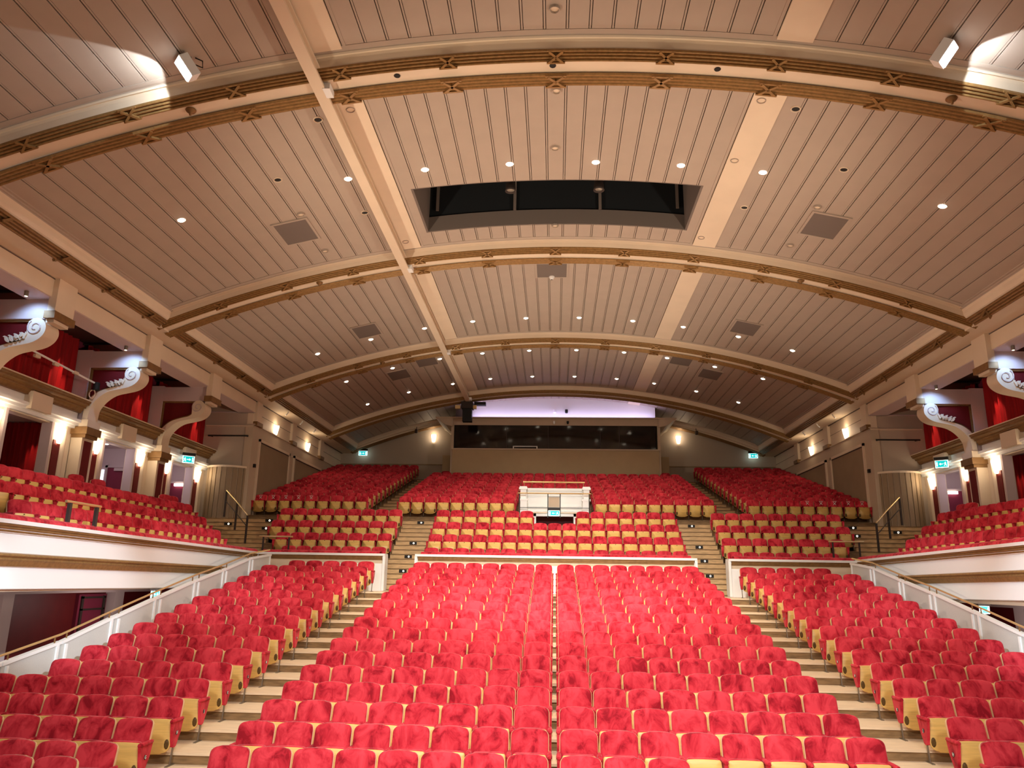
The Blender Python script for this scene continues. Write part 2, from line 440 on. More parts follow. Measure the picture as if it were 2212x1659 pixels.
def planks(y0, y1, xa, xb, n, name='plank'):
    aa, ab = math.asin(xa/RC), math.asin(xb/RC); da = (ab-aa)/n; wd = 2*RC*math.sin(da/2)-.060
    pm = MB(); L = (y1-y0)/2
    pm.add([(-wd/2, -L, .0), (wd/2, -L, 0), (wd/2, L, 0), (-wd/2, L, 0), (-wd/2, -L, .03), (wd/2, -L, .03), (wd/2, L, .03), (-wd/2, L, .03)],
           [(0, 3, 2, 1), (4, 5, 6, 7), (0, 1, 5, 4), (2, 3, 7, 6), (0, 4, 7, 3), (1, 2, 6, 5)])
    me = pm.mesh('plank', 'plank')
    for i in range(n):
        a = aa+da*(i+.5)
        o = link(name, me, ceil, (RC*math.sin(a), (y0+y1)/2, ZB-R_+RC*math.cos(a)-.03*math.cos(a)))
        o.rotation_euler = (0, a, 0)
        if i:
            a2 = aa+da*i; cx_, cz_ = RC*math.sin(a2), ZB-R_+RC*math.cos(a2); tx, tz = math.cos(a2), -math.sin(a2); h_ = .016
            batten.add([(cx_+q*h_*tx-d_*math.sin(a2), y_, cz_+q*h_*tz-d_*math.cos(a2)) for y_ in (y0, y1) for q, d_ in ((-1, 0), (-1, .026), (1, .026), (1, 0))],
                       [(0, 1, 5, 4), (1, 2, 6, 5), (2, 3, 7, 6), (0, 3, 2, 1), (4, 5, 6, 7)])
batten = MB()
RX0, RX1, PX = 3.90, 4.52, 11.25
bays = [(5.0, 11.95), (13.15, 20.62), (21.85, 29.29), (30.5, 37.96), (39.2, 43.0)]
for bi, (y0, y1) in enumerate(bays):
    for s in (-1, 1):
        xa, xb = (-PX, -RX1) if s < 0 else (RX1, PX)
        planks(y0, y1, xa, xb, 16 if bi < 4 else 14)
    if bi == 1:
        planks(y0, 17.35, -RX0, RX0, 19); planks(19.85, y1, -RX0, RX0, 19)
        for s in (-1, 1): planks(17.35, 19.85, s*3.75-.14, s*3.75+.14, 1)
    else: planks(y0, y1, -RX0, RX0, 19)
bt_ = batten.build('batten', 'plank', ceil); bt_['kind'] = 'stuff'
# longitudinal cream ribs
def rib(x0, x1, y0, y1):
    mb = MB()
    p = [arc_pt(x0, .34), arc_pt(x0, .28), arc_pt(x1, .28), arc_pt(x1, .34)]
    mb.prism([(q[0], q[1]) for q in p], 'y', y0, y1)
    return mb.build('rib', 'cream', ceil)
for bi, (y0, y1) in enumerate(bays):
    for s in (-1, 1):
        rib(*((-RX1, -RX0) if s < 0 else (RX0, RX1)), y0-.05, y1+.05)
        mb = MB(); xi = s*(RX0-.05)
        p = [arc_pt(xi-.03, .34), arc_pt(xi-.03, .30), arc_pt(xi+.03, .30), arc_pt(xi+.03, .34)]
        mb.prism(p, 'y', y0, y1); mb.build('bead', 'plank', ceil)

def reed(p0, p1, n=4, d=.038):
    # reeded band between two profile points: n round ridges bulging to the outside (down)
    out = []; v = Vector((p1[0]-p0[0], p1[1]-p0[1])); nrm = Vector((v.y, -v.x)).normalized()
    for i in range(n):
        for t, q in ((0, 0), (.25, .8), (.5, 1), (.75, .8)):
            u = (i+t)/n; out.append((p0[0]+v.x*u+nrm.x*d*q, p0[1]+v.y*u+nrm.y*d*q))
    out.append(p1); return out
def arc_sweep(prof, Yc, n=56, xm=XC+.1):
    rows = []
    for i in range(n+1):
        x = -xm+2*xm*i/n
        rows.append([(lambda q: (q[0], Yc+y, q[1]))(arc_pt(x, h)) for y, h in prof])
    return MB().grid(rows)
tie = MB()
for s in (-1, 1):
    for dx in (-.09, .09):
        pass
    # crossed ribbons over the reeding (local: x along arch, y across, z outward down is -z)
    d = Vector((.30, s*.20)).normalized(); nn = Vector((-d.y, d.x))*.028
    a = Vector((-.15, -s*.15)); b = Vector((.15, s*.15))
    tie.add([(a.x+nn.x, a.y+nn.y, 0), (b.x+nn.x, b.y+nn.y, 0), (b.x-nn.x, b.y-nn.y, 0), (a.x-nn.x, a.y-nn.y, 0),
             (a.x+nn.x, a.y+nn.y, -.07), (b.x+nn.x, b.y+nn.y, -.07), (b.x-nn.x, b.y-nn.y, -.07), (a.x-nn.x, a.y-nn.y, -.07)],
            [(4, 5, 6, 7), (0, 1, 5, 4), (1, 2, 6, 5), (2, 3, 7, 6), (3, 0, 4, 7)])
    tie.box(-.20, .20, s*.165-.02, s*.165+.02, -.06, 0)
tie_me = tie.mesh('ribbon_tie', 'gold')
for ai, Yc in enumerate(YA):
    body = arc_sweep([(-.56, .34), (-.55, .30), (-.53, .27), (-.50, .30), (-.47, .29), (-.45, .24), (-.43, .14), (-.42, .10), (-.21, .02), (-.20, .035), (.12, .035), (.13, .02), (.50, .02), (.56, .10), (.60, .36)], Yc)
    arch = body.build('trim_%d' % (ai+1), 'cream', smooth=False)
    struct(arch, 'wide cream ceiling arch edged with reeded gold mouldings, %s from the viewer' % ordn[ai], 'arch')
    arc_sweep([(-.71, .36), (-.71, .30), (-.63, .295), (-.62, .31), (-.57, .31), (-.56, .30)], Yc).build('frame_strip', 'plank', arch)
    g1 = ((-.43, .11), (-.20, 0)); g2 = ((.12, 0), (.50, 0))
    for (p0, p1) in (g1, g2):
        arc_sweep(reed(p0, p1), Yc).build('gold_moulding', 'gold', arch)
        if ai < 3:
            cyv, ch = (p0[0]+p1[0])/2, (p0[1]+p1[1])/2
            sl = math.atan2(p1[1]-p0[1], p1[0]-p0[0])
            for i in range(-5, 6):
                a = (i*2.02)/R_; x, z = arc_pt(R_*math.sin(a), ch-.01)
                o = link('ribbon_tie', tie_me, arch, (x, Yc+cyv, z)); o.rotation_euler = (sl, a, 0)
                if p0[0] < 0: o.scale = (.85, .7, 1)
    for s in (-1, 1):
        pass
# side cornices, one per bay and side
def side_poly(prof, s, y0, y1):
    mb = MB(); mb.grid([[(s*x, y, z+H) for x, z in prof] for y in (y0, y1)]); return mb
cb = [(4, 12.2), (13.1, 20.9), (21.8, 29.57), (30.5, 38.24), (39.1, 43.9)]
tie2 = tie.mesh('ribbon_tie', 'bronze')
for s in (-1, 1):
    sd = 'left' if s < 0 else 'right'
    cor = side_poly([(11.30, 7.55), (11.30, 7.54), (11.33, 7.48), (11.34, 7.40), (11.38, 7.32), (11.45, 7.27)], s, 4, 43.9).build('trim_%d' % (5 if s < 0 else 6), 'cream')
    struct(cor, 'long cream cornice with gold moulding along the %s ceiling edge' % sd, 'cornice')
    side_poly([(11.18, 7.68), (11.20, 7.61), (11.25, 7.60), (11.26, 7.57), (11.29, 7.56), (11.30, 7.54)], s, 4, 43.9).build('frame_strip', 'plank', cor)
    side_poly([(11.405, 7.285), (11.425, 7.30), (11.44, 7.27)], s, 4, 43.9).build('shadow_bead', 'rubber', cor)
    for y0, y1 in cb:
        side_poly(reed((11.40, 7.28), (11.66, 7.105), 4), s, y0, y1).build('gold_moulding', 'bronze', cor)
        y = y0+1
        while y < y1-.6 and y0 < 30:
            o = link('ribbon_tie', tie2, cor, (s*11.54, y, 7.175+H)); o.rotation_euler = (0, s*math.radians(34), math.pi/2); o.rotation_mode = 'XYZ'
            o.scale = (.8, .7, 1); y += 2.0
    MB().box(s*11.62, s*12.46, 4, 43.9, 7.10+H, 7.30+H).build('soffit', 'cream', cor)

# suspended lighting rail under the vault
rail = thing('lighting_rail', 'long pale steel rail hung beneath the vault, running to the projector', 'rail', (-4.5, 24, 9.0+H))
MB().box(-4.62, -4.38, 5, 38.6, 9.0+H, 9.05+H).build('bottom_flange', 'cream', rail)
MB().box(-4.53, -4.47, 5, 38.6, 9.05+H, 9.22+H).build('web', 'cream', rail)
MB().box(-4.60, -4.40, 5, 38.6, 9.22+H, 9.25+H).build('top_flange', 'cream', rail)
for y in (12.65, 21.32, 29.99, 38.3):
    MB().box(-4.42, -4.28, y-.15, y+.15, 8.99+H, 9.12+H).build('splice_bracket', 'white', rail)
    MB().tube([(-4.5, y, 9.25+H), (-4.5, y, arc_pt(-4.5, .05)[1])], .02, 6).build('hanger', 'iron', rail)

# lighting slot in the vault
slot = thing('lighting_slot', 'dark recessed lighting slot across the crown of the vault', 'recess', (0, 18.6, 10.0+H))
zt = ZB+.38
def arc_wall(mb, y0, y1, zlo, zhi, m, xw=3.66):
    xs_ = np.linspace(-xw, xw, 13)
    low = [(x, zlo if zlo is not None else ZB-R_+math.sqrt(RC*RC-x*x)-.025) for x in xs_]
    up_ = [(x, zhi if zhi is not None else ZB-R_+math.sqrt(RC*RC-x*x)+.42) for x in xs_[::-1]]
    mb.prism(low+up_, 'y', y0, y1, m)
sb = MB(); arc_wall(sb, 17.36, 17.39, None, zt+1.6, 'grey'); arc_wall(sb, 19.80, 19.84, None, None, 'grey')
arc_wall(sb, 19.85, 19.9, zt+.06, zt+1.6, 'dark'); sb.box(-3.66, 3.66, 17.36, 19.9, zt+1.6, zt+1.65, 'dark')
for sx in (-1, 1): sb.box(*sorted((sx*3.58, sx*3.64)), 17.39, 19.80, ZB+.10, zt+1.6, 'grey')
sb.build('housing', 'grey', slot)
for x in (-3.35, -1.15, 1.25, 3.4):
    MB().box(x-.04, x+.04, 19.76, 19.80, zt+.36, zt+1.55).build('strut', 'grey', slot)
for i, x in enumerate((-1.2, 1.15)):
    t = thing('spotlight', 'round spotlight inside the ceiling slot, %s of the two' % ('left' if i == 0 else 'right'), 'spotlight', (x, 18.6, zt+.35), 'spotlights in the ceiling slot')
    b = MB(); b.lathe([(.02, .30), (.12, .28), (.14, .05), (.15, 0), (.12, 0), (.10, .06)], (x, 18.6, zt+.30), 14); b.build('can', 'rubber', t, smooth=True)
    MB().lathe([(.10, 0), (.001, -.01)], (x, 18.6, zt+.33), 12).build('lens', 'iron', t)

# ------------------------------------------------------------------ ceiling fittings
def arc_z(x): return ZB-R_+math.sqrt(RC*RC-x*x)-.03
SC = 1.018
dl_rows = []
def on_ceiling(px, py):
    d = fwd+r2*((px-1106)/1661)-u2*((py-829.5)/1661)
    lo_, hi_ = 3.0, 80.0
    for _ in range(60):
        m = (lo_+hi_)/2; q = d*m
        if abs(q.x) < 12.5 and q.z+H < arc_z(q.x): lo_ = m
        else: hi_ = m
    q = d*lo_; return q.x, q.y, arc_z(q.x)
lights_px = [(392, 475), (752, 386), (918, 366), (1101, 354), (1287, 350), (1471, 357), (1648, 372), (2036, 445),
             (686, 764), (801, 733), (917, 709), (1021, 694), (1136, 687), (1251, 686), (1367, 693), (1476, 706), (1595, 727), (1712, 757),
             (748, 824), (848, 795), (950, 775), (1042, 763), (1143, 757), (1245, 756), (1348, 761), (1441, 773), (1544, 792), (1648, 818),
             (794, 873), (883, 847), (978, 829), (1059, 818), (1150, 813), (1241, 813), (1332, 818), (1413, 828), (1504, 845), (1595, 869)]
dl_me = [MB().lathe([(.055, .0), (.10, -.012), (.105, 0)], (0, 0, 0), 12).mesh('bezel', 'white'),
         MB().lathe([(.085, -.004), (.06, -.03), (.001, -.04)], (0, 0, 0), 12).mesh('lens', 'glow')]
def rown(i): return 'nearest row' if i < 8 else 'second row' if i < 18 else 'third row' if i < 28 else 'rearmost row'
base = {0: 0, 8: 8, 18: 18, 28: 28}
for i, (px, py) in enumerate(lights_px):
    x, y, z = on_ceiling(px, py)
    b0 = 0 if i < 8 else 8 if i < 18 else 18 if i < 28 else 28
    t = thing('downlight', 'bright round downlight in the vault, %s, %s from the left' % (rown(i), ordn[i-b0]), 'light', (x, y, z), 'downlights in the vault')
    t.rotation_euler = (0, math.asin(x/RC), 0)
    link('bezel', dl_me[0], t); link('lens', dl_me[1], t)
    if i % 2 == 0 or i < 8:
        add_light('SPOT', 'downlight_lamp', (x, y, z-.08), (x*.9, y, 0), 420 if i < 8 else (260 if i < 18 else 200) if abs(x) < 5 else 35, (1, .84, .64), .08, 115, .8)
# two LED floodlights on the ceiling
for s, px, py in ((-1, 408, 120), (1, 2036, 88)):
    x, y, z = on_ceiling(px, py)
    t = thing('floodlight', 'white LED floodlight bracketed under the ceiling, on the %s' % ('left' if s < 0 else 'right'), 'floodlight', (x, y, z-.25), 'floodlights by the first arch')
    rot = Matrix.Rotation(s*math.radians(48), 4, 'Z') @ Matrix.Rotation(math.radians(42), 4, 'X')
    def rb(mb): mb.v = [tuple(rot @ Vector(p)) for p in mb.v]; return mb
    b = rb(MB().box(-.13, .13, -.08, .10, -.20, .20)); b.build('housing', 'white', t, off=(0, 0, 0))
    b = rb(MB().box(-.11, .11, -.10, -.08, -.18, .18)); b.build('led_panel', 'led', t, off=(0, 0, 0))
    MB().tube([(0, 0, .0), (0, .05, .26)], .03, 6).build('bracket', 'iron', t, off=(0, 0, 0))
    MB().tube([(.1, .05, .1), (.22, .12, .08), (.2, .12, .22), (.08, .08, .26)], .012, 5).build('cable', 'black', t, off=(0, 0, 0))
    add_light('SPOT', 'floodlight_lamp', (x+s*.22, y-.05, z-.42), (x+s*3.0, y+.55, z-1.0), 75, (.86, .94, 1), .03, 100, .06)
# black round ports, dark vents, smoke detectors in the vault
def disc(name, label, cat, px, py, r, m, h=.03, grp=None, ring=None):
    x, y, z = on_ceiling(px, py)
    t = thing(name, label, cat, (x, y, z), grp); t.rotation_euler = (0, math.asin(x/RC), 0)
    MB().lathe([(r*1.25, 0), (r*1.15, -h), (r, -h), (r*.9, -h*.2)], (0, 0, 0), 14).build('ring', ring or 'cream', t, off=(0, 0, 0))
    MB().lathe([(r*.98, -h*.3), (.001, -h*.3)], (0, 0, 0), 14).build('disc', m, t, off=(0, 0, 0))
wh = 'in the vault'
ports = [(690, 75, 'near the top edge beside the left rib'), (1716, 47, 'near the top edge beside the right rib'), (804, 405, 'beside the rail above the left vent'),
         (687, 258, 'left of the rail under the first arch'), (809, 356, 'on the left rib beside the downlights'), (1599, 396, 'right of the right rib below a downlight'), (1608, 448, 'lower of two right of the right rib'),
         (1719, 235, 'right of the right rib under the first arch'), (1823, 366, 'above the right ceiling vent'), (788, 459, 'left of the rail, small'), (924, 668, 'second bay left of the left rib'),
         (1474, 664, 'second bay right of the right rib'), (990, 806, 'third bay beside the left rib'), (1408, 806, 'third bay beside the right rib'), (600, 388, 'in the left boards of the first bay')]
for i, (px, py, d) in enumerate(ports):
    disc('ceiling_port', 'small round black ceiling port %s' % d, 'port', px, py, .085 if py < 600 else .11, 'black', .02, 'round black ports in the vault')
dets = [(1198, 17, 'at the top edge'), (1202, 194, 'under the first arch crown'), (1199, 318, 'above the slot on the centre line'), (757, 234, 'on the left rib under the first arch'), (1645, 214, 'on the right rib under the first arch'),
        (1587, 344, 'half way down the right rib'), (876, 520, 'at the foot of the left rib'), (1515, 511, 'at the foot of the right rib'), (650, 462, 'above the left ceiling vent'), (1766, 446, 'above the right ceiling vent'), (1707, 529, 'below the right ceiling vent'), (702, 541, 'below the left ceiling vent'), (1199, 486, 'below the slot')]
for px, py, d in dets: disc('smoke_detector', 'pale round smoke detector %s' % d, 'detector', px, py, .08, 'cream', .05, 'detectors in the vault', 'plank')
def vent(px, py, w_, l_, lab):
    x, y, z = on_ceiling(px, py); a = math.asin(x/RC)
    t = thing('ceiling_vent', lab, 'vent', (x, y, z), 'dark vents in the vault'); t.rotation_euler = (0, a, 0)
    MB().box(-w_/2, w_/2, -l_/2, l_/2, -.025, -.005).build('grille', 'grey', t, off=(0, 0, 0))
    f = MB(); e = .06
    f.box(-w_/2-e, w_/2+e, -l_/2-e, -l_/2, -.035, 0); f.box(-w_/2-e, w_/2+e, l_/2, l_/2+e, -.035, 0)
    f.box(-w_/2-e, -w_/2, -l_/2, l_/2, -.035, 0); f.box(w_/2, w_/2+e, -l_/2, l_/2, -.035, 0)
    f.build('frame', 'plank', t, off=(0, 0, 0))
vent(640, 500, .85, 1.15, 'dark square ceiling vent in the first bay, left side')
vent(1780, 487, .85, 1.15, 'dark square ceiling vent in the first bay, right side')
vent(1192, 583, .95, 1.1, 'taupe square vent at the crown behind the second arch')
vent(792, 714, .85, 1.2, 'dark square vent in the second bay, left side')
vent(1610, 708, .85, 1.2, 'dark square vent in the second bay, right side')
vent(862, 809, .85, 1.3, 'dark vent in the third bay, left of centre')
vent(1534, 808, .85, 1.3, 'dark vent in the third bay, right of centre')
vent(922, 781, .85, 1.1, 'dark vent in the third bay beside the rail')
vent(1471, 779, .85, 1.1, 'dark vent in the third bay beside the right rib')
x, y, z = on_ceiling(1192, 596)
t = thing('security_camera', 'small white dome camera below the crown vent', 'camera', (x, y, z))
MB().lathe([(.09, 0), (.09, -.06), (.05, -.12), (.001, -.14)], (x, y, z), 12).build('dome', 'white', t, smooth=True)
MB().lathe([(.03, -.13), (.001, -.15)], (x, y, z), 10).build('lens', 'black', t)
# small ceiling roses hanging from the arch soffits
for px, py, Yc, lab in ((411, 248, 12.6, 'dark bell rose under the first arch, left'), (2056, 217, 12.6, 'dark bell rose under the first arch, right'), (690, 611, 21.3, 'small dark bell rose under the second arch, left'), (1730, 606, 21.3, 'small dark bell rose under the second arch, right'), (826, 787, 30.0, 'small dark bell rose under the third arch')):
    d = fwd+r2*((px-1106)/1661)-u2*((py-829.5)/1661); x = d.x*Yc/d.y; z = arc_pt(x, .035)[1]
    t = thing('ceiling_rose', lab, 'fitting', (x, Yc, z), 'bell roses under the arches')
    MB().lathe([(.10, 0), (.10, -.02), (.075, -.055), (.03, -.07), (.02, -.12), (.001, -.13)], (x, Yc, z), 14).build('bell', 'bronze', t, smooth=True)
for px, py in ((857, 175), (1194, 155), (1551, 164)):
    d = fwd+r2*((px-1106)/1661)-u2*((py-829.5)/1661); x = d.x*12.6/d.y; z = arc_pt(x, .035)[1]
    t = thing('soffit_port', 'small black port in the first arch soffit, %s' % ({857: 'left', 1194: 'at the crown', 1551: 'right'}[px]), 'port', (x, 12.6, z), 'ports in the first arch')
    MB().lathe([(.065, 0), (.06, -.012), (.001, -.012)], (x, 12.6, z), 12).build('disc', 'black', t)
# ------------------------------------------------------------------ balcony (circle) floors and steps
cf = MB().box(-14.2, 14.2, 26.2, 44, -1.0+H, -.6+H).build('floor.001', 'riser'); struct(cf, 'stepped timber floor of the balcony', 'floor')
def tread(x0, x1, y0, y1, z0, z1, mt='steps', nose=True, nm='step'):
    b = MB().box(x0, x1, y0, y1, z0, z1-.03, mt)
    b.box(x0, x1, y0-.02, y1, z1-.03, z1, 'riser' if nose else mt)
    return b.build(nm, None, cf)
def aisle_steps(x0f, x1f, s, j0=-3, j1=12, nm='step'):
    for j in range(j0, j1+1):
        y = 26.4+.283*j; z = .21+.1685*j
        x0, x1 = x0f(j), x1f(j); a, b = sorted((s*x0, s*x1))
        tread(a, b, y, y+.6, z-.30+H, z+H, 'steps', True, nm)
for s in (-1, 1):
    aisle_steps(lambda j: 4.56, lambda j: 5.80, s)
    aisle_steps(lambda j: 9.75 if j < 2 else 10.2 if j < 5 else 10.65, lambda j: 14.0, s, -1)
    for r in range(1, 5):
        xo = {1: 9.7, 2: 10.1, 3: 10.6, 4: 10.6}[r]
        a, b = sorted((s*5.8, s*xo))
        tread(a, b, CY[r]-.64, CY[r]+.6, CF[r]-.6+H, CF[r]+H, 'riser', False, 'tier')
for r in range(1, 5): tread(-4.56, 4.56, CY[r]-.64, CY[r]+(.6 if r < 4 else .1), CF[r]-.6+H, CF[r]+H, 'riser', False, 'tier')
for s in (-1, 1):
    a, b = sorted((s*1.6, s*12.4)); tread(a, b, 29.8, 31.2, 1.7+H, 2.235+H, 'steps', True, 'tier')
    for i in range(15):
        y = uy(i)-.57; xi = 1.6 if i < 4 else 0
        a, b = sorted((s*xi, s*12.4))
        tread(a, b, y, y+1.4 if i < 14 else 44, uf(i)-.4, uf(i), 'riser', False, 'tier')
        a, b = sorted((s*6.46, s*7.58)); tread(a, b, y-.05, y+.6, uf(i)-.22, uf(i)+.004, 'steps', True, 'step')
# step lights
sl_n = 0
for s in (-1, 1):
    for j in (-2, 1, 4, 7, 12):
        y = 26.4+.283*j; z = .21+.1685*j+H
        t = thing('step_light', 'small black step light glowing in the %s balcony aisle, %s step up' % ('left' if s < 0 else 'right', {-2: 'lowest lit', 1: 'second lit', 4: 'third lit', 7: 'fourth lit', 12: 'topmost lit'}[j]), 'light', (s*5.15, y-.025, z-.09), 'step lights in the balcony aisles')
        MB().box(-.13, .13, -.012, .0, -.05, .05).build('plate', 'black', t, off=(0, 0, 0))
        MB().lathe([(.03, 0), (.001, -.008)], (.02, -.014, 0), 10, xf=Matrix.Rotation(math.pi/2, 4, 'X')).build('lens', 'steplight', t, off=(0, 0, 0))
    for n, (x, j) in enumerate(((12.6, 11), (11.0, 10), (10.2+.9, 12))):
        y = 26.4+.283*j; z = .21+.1685*j+H
        t = thing('step_light', 'black step light in the corner stairs on the %s, %s' % ('left' if s < 0 else 'right', ('outermost', 'middle', 'innermost')[n]), 'light', (s*x, y-.025, z-.08), 'step lights in the corner stairs')
        MB().box(-.15, .15, -.012, .0, -.05, .05).build('plate', 'black', t, off=(0, 0, 0))
        MB().lathe([(.035, 0), (.001, -.008)], (.02, -.014, 0), 10, xf=Matrix.Rotation(math.pi/2, 4, 'X')).build('lens', 'steplight', t, off=(0, 0, 0))

# ------------------------------------------------------------------ front parapets of the balcony
def parapet(x0, x1, name, lab):
    b = MB().box(x0, x1, 25.24, 25.55, -.6+H, .74+H, 'white')
    p = b.build(name, None); struct(p, lab, 'parapet')
    MB().box(x0-.03, x1+.03, 25.14, 25.62, .74+H, .81+H).build('cap', 'white', p)
    g = MB(); g.grid([[(x, 25.24-yy, z+H) for yy, z in reed((.0, .60), (.075, .74), 3, .012)] for x in (x0+.06, x1-.06)]); g.build('gilt_band', 'bronze', p)
    MB().box(x0+.06, x1-.06, 25.2, 25.24, .53, .60).build('lower_bead', 'cream', p) if False else None
    sl = MB(); sl.prism([(25.24, .60+H), (25.185, .60+H), (25.24, .50+H)], 'x', x0+.06, x1-.06); sl.build('sloping_mould', 'cream', p)
    r = MB(); r.grid([[(x, 25.38+.22*math.cos(a), .81+H+.09*math.sin(a)) for a in np.linspace(math.pi, 0, 7)] for x in (x0+.15, x1-.15)])
    r.build('red_cushion_rail', 'velvet', p, smooth=True)
    for xe in (x0, x1):
        MB().box(xe-.04, xe+.04, 25.16, 25.60, -.35+H, .76+H).build('end_post', 'white', p)
    return p
parapet(-4.46, 4.46, 'wall_front', 'long ivory centre parapet of the balcony with brown band')
parapet(-9.68, -5.50, 'wall_front_left', 'ivory balcony parapet between left aisle and left side balcony')
parapet(5.50, 9.48, 'wall_front_right', 'ivory balcony parapet between right aisle and right side balcony')
for s in (-1, 1):      # cream piers under the outer ends of the front
    a, b = sorted((s*8.55, s*9.7))
    struct(MB().box(a, b, 25.0, 25.3, -.9+H, .56+H).build('wall_pier_%s' % ('left' if s < 0 else 'right'), 'cream'), 'short cream pier below the %s outer end of the balcony front' % ('left' if s < 0 else 'right'))

# ------------------------------------------------------------------ side balconies
def side_wall(s):
    sd = 'left' if s < 0 else 'right'
    if s < 0: fx = lambda y: 8.95+.055*(y-12.15); zc_ = lambda y: .85-.004*(y-12.15)
    else: fx = lambda y: 9.1+.03*(y-14); zc_ = lambda y: .93-.010*(y-14)
    ys = [3, 12, 18, 25.3]
    def strip(prof, ya=None):
        mb = MB(); mb.grid([[(s*(fx(y)+dx), y, zc_(y)+dz+H) for dx, dz in prof] for y in ys]); return mb
    f = strip([(.30, .0), (.0, -.05), (.02, -.20), (.06, -.20), (.03, -.53), (.03, -.53), (.03, -.73), (.07, -.75), (.02, -1.10), (.06, -1.12), (.5, -1.12)]).build('wall_balcony_%s' % sd, 'white')
    struct(f, 'white front of the %s side balcony with two gilt bands' % sd, 'balcony')
    strip([(.42, .0), (.38, .012), (-.03, .012), (-.03, -.055), (.04, -.055)]).build('cap', 'white', f)
    strip(reed((-.01, -.055), (.03, -.20), 3, .015)).build('gilt_band', 'bronze', f)
    strip([(.03, -.52), (-.035, -.54), (-.05, -.57), (-.01, -.60), (-.03, -.63)]).build('gilt_bead', 'gold', f)
    strip([(-.03, -.63), (-.005, -.66), (.03, -.74)]).build('gilt_band', 'gold', f)
    strip([(.40, .01), (.38, .08), (.28, .12), (.12, .11), (.05, .06), (.04, .01)]).build('red_cushion_rail', 'velvet', f, smooth=True)
    # soffit and tiers
    MB().prism([(s*(fx(3)+.1), 3), (s*14.4, 3), (s*14.4, 27), (s*(fx(25.3)+.1), 25.3)][::s], 'z', -.30+H, -.22+H).build('soffit', 'cream2', f)
    for x0, x1, z in ((9.3, 10.75, .49), (10.75, 11.65, .94), (11.65, 12.6, 1.39), (12.6, 14.4, 1.75)):
        ye = 25.0 if x0 < 12.5 else 30.4
        pa, pb = (fx(3)+.25, fx(ye)+.25) if x0 < 9.5 else (x0, x0)
        q = [(s*pa, 3), (s*x1, 3), (s*x1, ye), (s*pb, ye)]
        MB().prism(q if s > 0 else q[::-1], 'z', -.2+H, z+H).build('tier', 'riser', f)
    for q in range(3):
        add_light('POINT', 'under_balcony_fill', (s*11.5, 10+6*q, 2.2), None, 45, (1, .85, .8), .15)  # added fill without fixtures, lifts the dark space under the balcony
    # space under the balcony
    u = MB().box(*sorted((s*13.6, s*13.7)), 3, 26, 0, -.25+H).build('wall_under_%s' % sd, 'maroon'); struct(u, 'dark red wall below the %s side balcony' % sd)
    for y0, y1 in ((18.6, 19.0), (23.5, 24.0), (14.2, 14.6), (20.0+8, 20.4+8)):
        MB().box(*sorted((s*13.3, s*13.62)), y0, y1, 0, -.25+H).build('pier', 'lav', u)
    MB().box(*sorted((s*13.25, s*13.62)), 3, 29, -.50+H, -.25+H).build('beam', 'lav', u)
    d = MB(); d.box(*sorted((s*13.5, s*13.62)), 22.0, 23.4, 0, -.55+H); d.build('dark_door', 'maroon_dark', u)
    for y0, y1 in ((22.1, 22.2), (23.2, 23.3)): MB().box(*sorted((s*13.46, s*13.52)), y0, y1, 0, -.6+H).build('door_stile', 'rubber', u)
    for z in (-.62, -.95): MB().box(*sorted((s*13.46, s*13.52)), 22.1, 23.3, z+H-.05, z+H).build('door_rail', 'rubber', u)
    struct(MB().box(*sorted((s*9.0, s*14)), 26.0, 26.1, 0, -.2+H).build('wall_under_end_%s' % sd, 'maroon'), 'dark red end wall below the %s side balcony' % sd)
    struct(MB().box(*sorted((s*9.3, s*14)), -2, 26, -.3, 0).build('floor.%03d' % (2 if s < 0 else 3), 'riser'), 'dark floor below the %s side balcony' % sd, 'floor')
    # perforated screens with brass handrail
    tp = [(12.0, -1.70), (13.2, -1.48), (14.61, -1.225), (16.1, -.834), (17.57, -.474), (19.32, -.096), (20.92, .192), (22.7, .545), (24.3, .62)]
    X = lambda y: float(np.interp(y, [12, 13.2, 14.61, 16.1, 17.57, 19.3, 24.3], [9.40, 9.30, 9.20, 9.08, 8.98, 8.93, 8.92]))
    scr = thing('side_screen', 'pale perforated screen of sloping panels beside the %s stalls block' % sd, 'screen', (s*8.9, 18, floor_z(7)), 'side screens')
    for i in range(len(tp)-1):
        (ya, za), (yb, zb) = tp[i], tp[i+1]
        if i == len(tp)-2: zb = .70
        g = .015
        xa_, xb_ = X(ya), X(yb)
        def skew(mb, ya=ya, yb=yb, xa_=xa_, xb_=xb_):
            mb.v = [(v0+s*(xa_+(xb_-xa_)*(v1-ya)/(yb-ya)), v1, v2) for v0, v1, v2 in mb.v]; return mb
        skew(MB().prism([(ya+g, za-1.25+H), (yb-g, zb-1.25+H), (yb-g, zb-.03+H), (ya+g, za-.03+H)], 'x', -.02, .02)).build('screen_panel', 'screen', scr)
        skew(MB().prism([(ya+g, za-.035+H), (yb-g, zb-.035+H), (yb-g, zb+.02+H), (ya+g, za+.02+H)], 'x', -.05, .05)).build('top_rail', 'white', scr)
        for yy, zz in ((ya+.10, za), (yb-.13, zb)):
            skew(MB().box(*sorted((-s*.055, -s*.021)), yy, yy+.05, zz-1.1+H, zz-.04+H)).build('stile', 'white', scr)
    hr = thing('handrail', 'brass handrail on short brackets above the %s perforated screen' % sd, 'handrail', (s*8.9, 18, 0.3+H), 'screen handrails')
    pts = [(s*X(y), y, z+.135+H) for y, z in tp[:-1]]+[(s*8.92, 24.2, .84+H)]
    MB().tube(pts, .022, 8).build('rail', 'brass', hr, smooth=True)
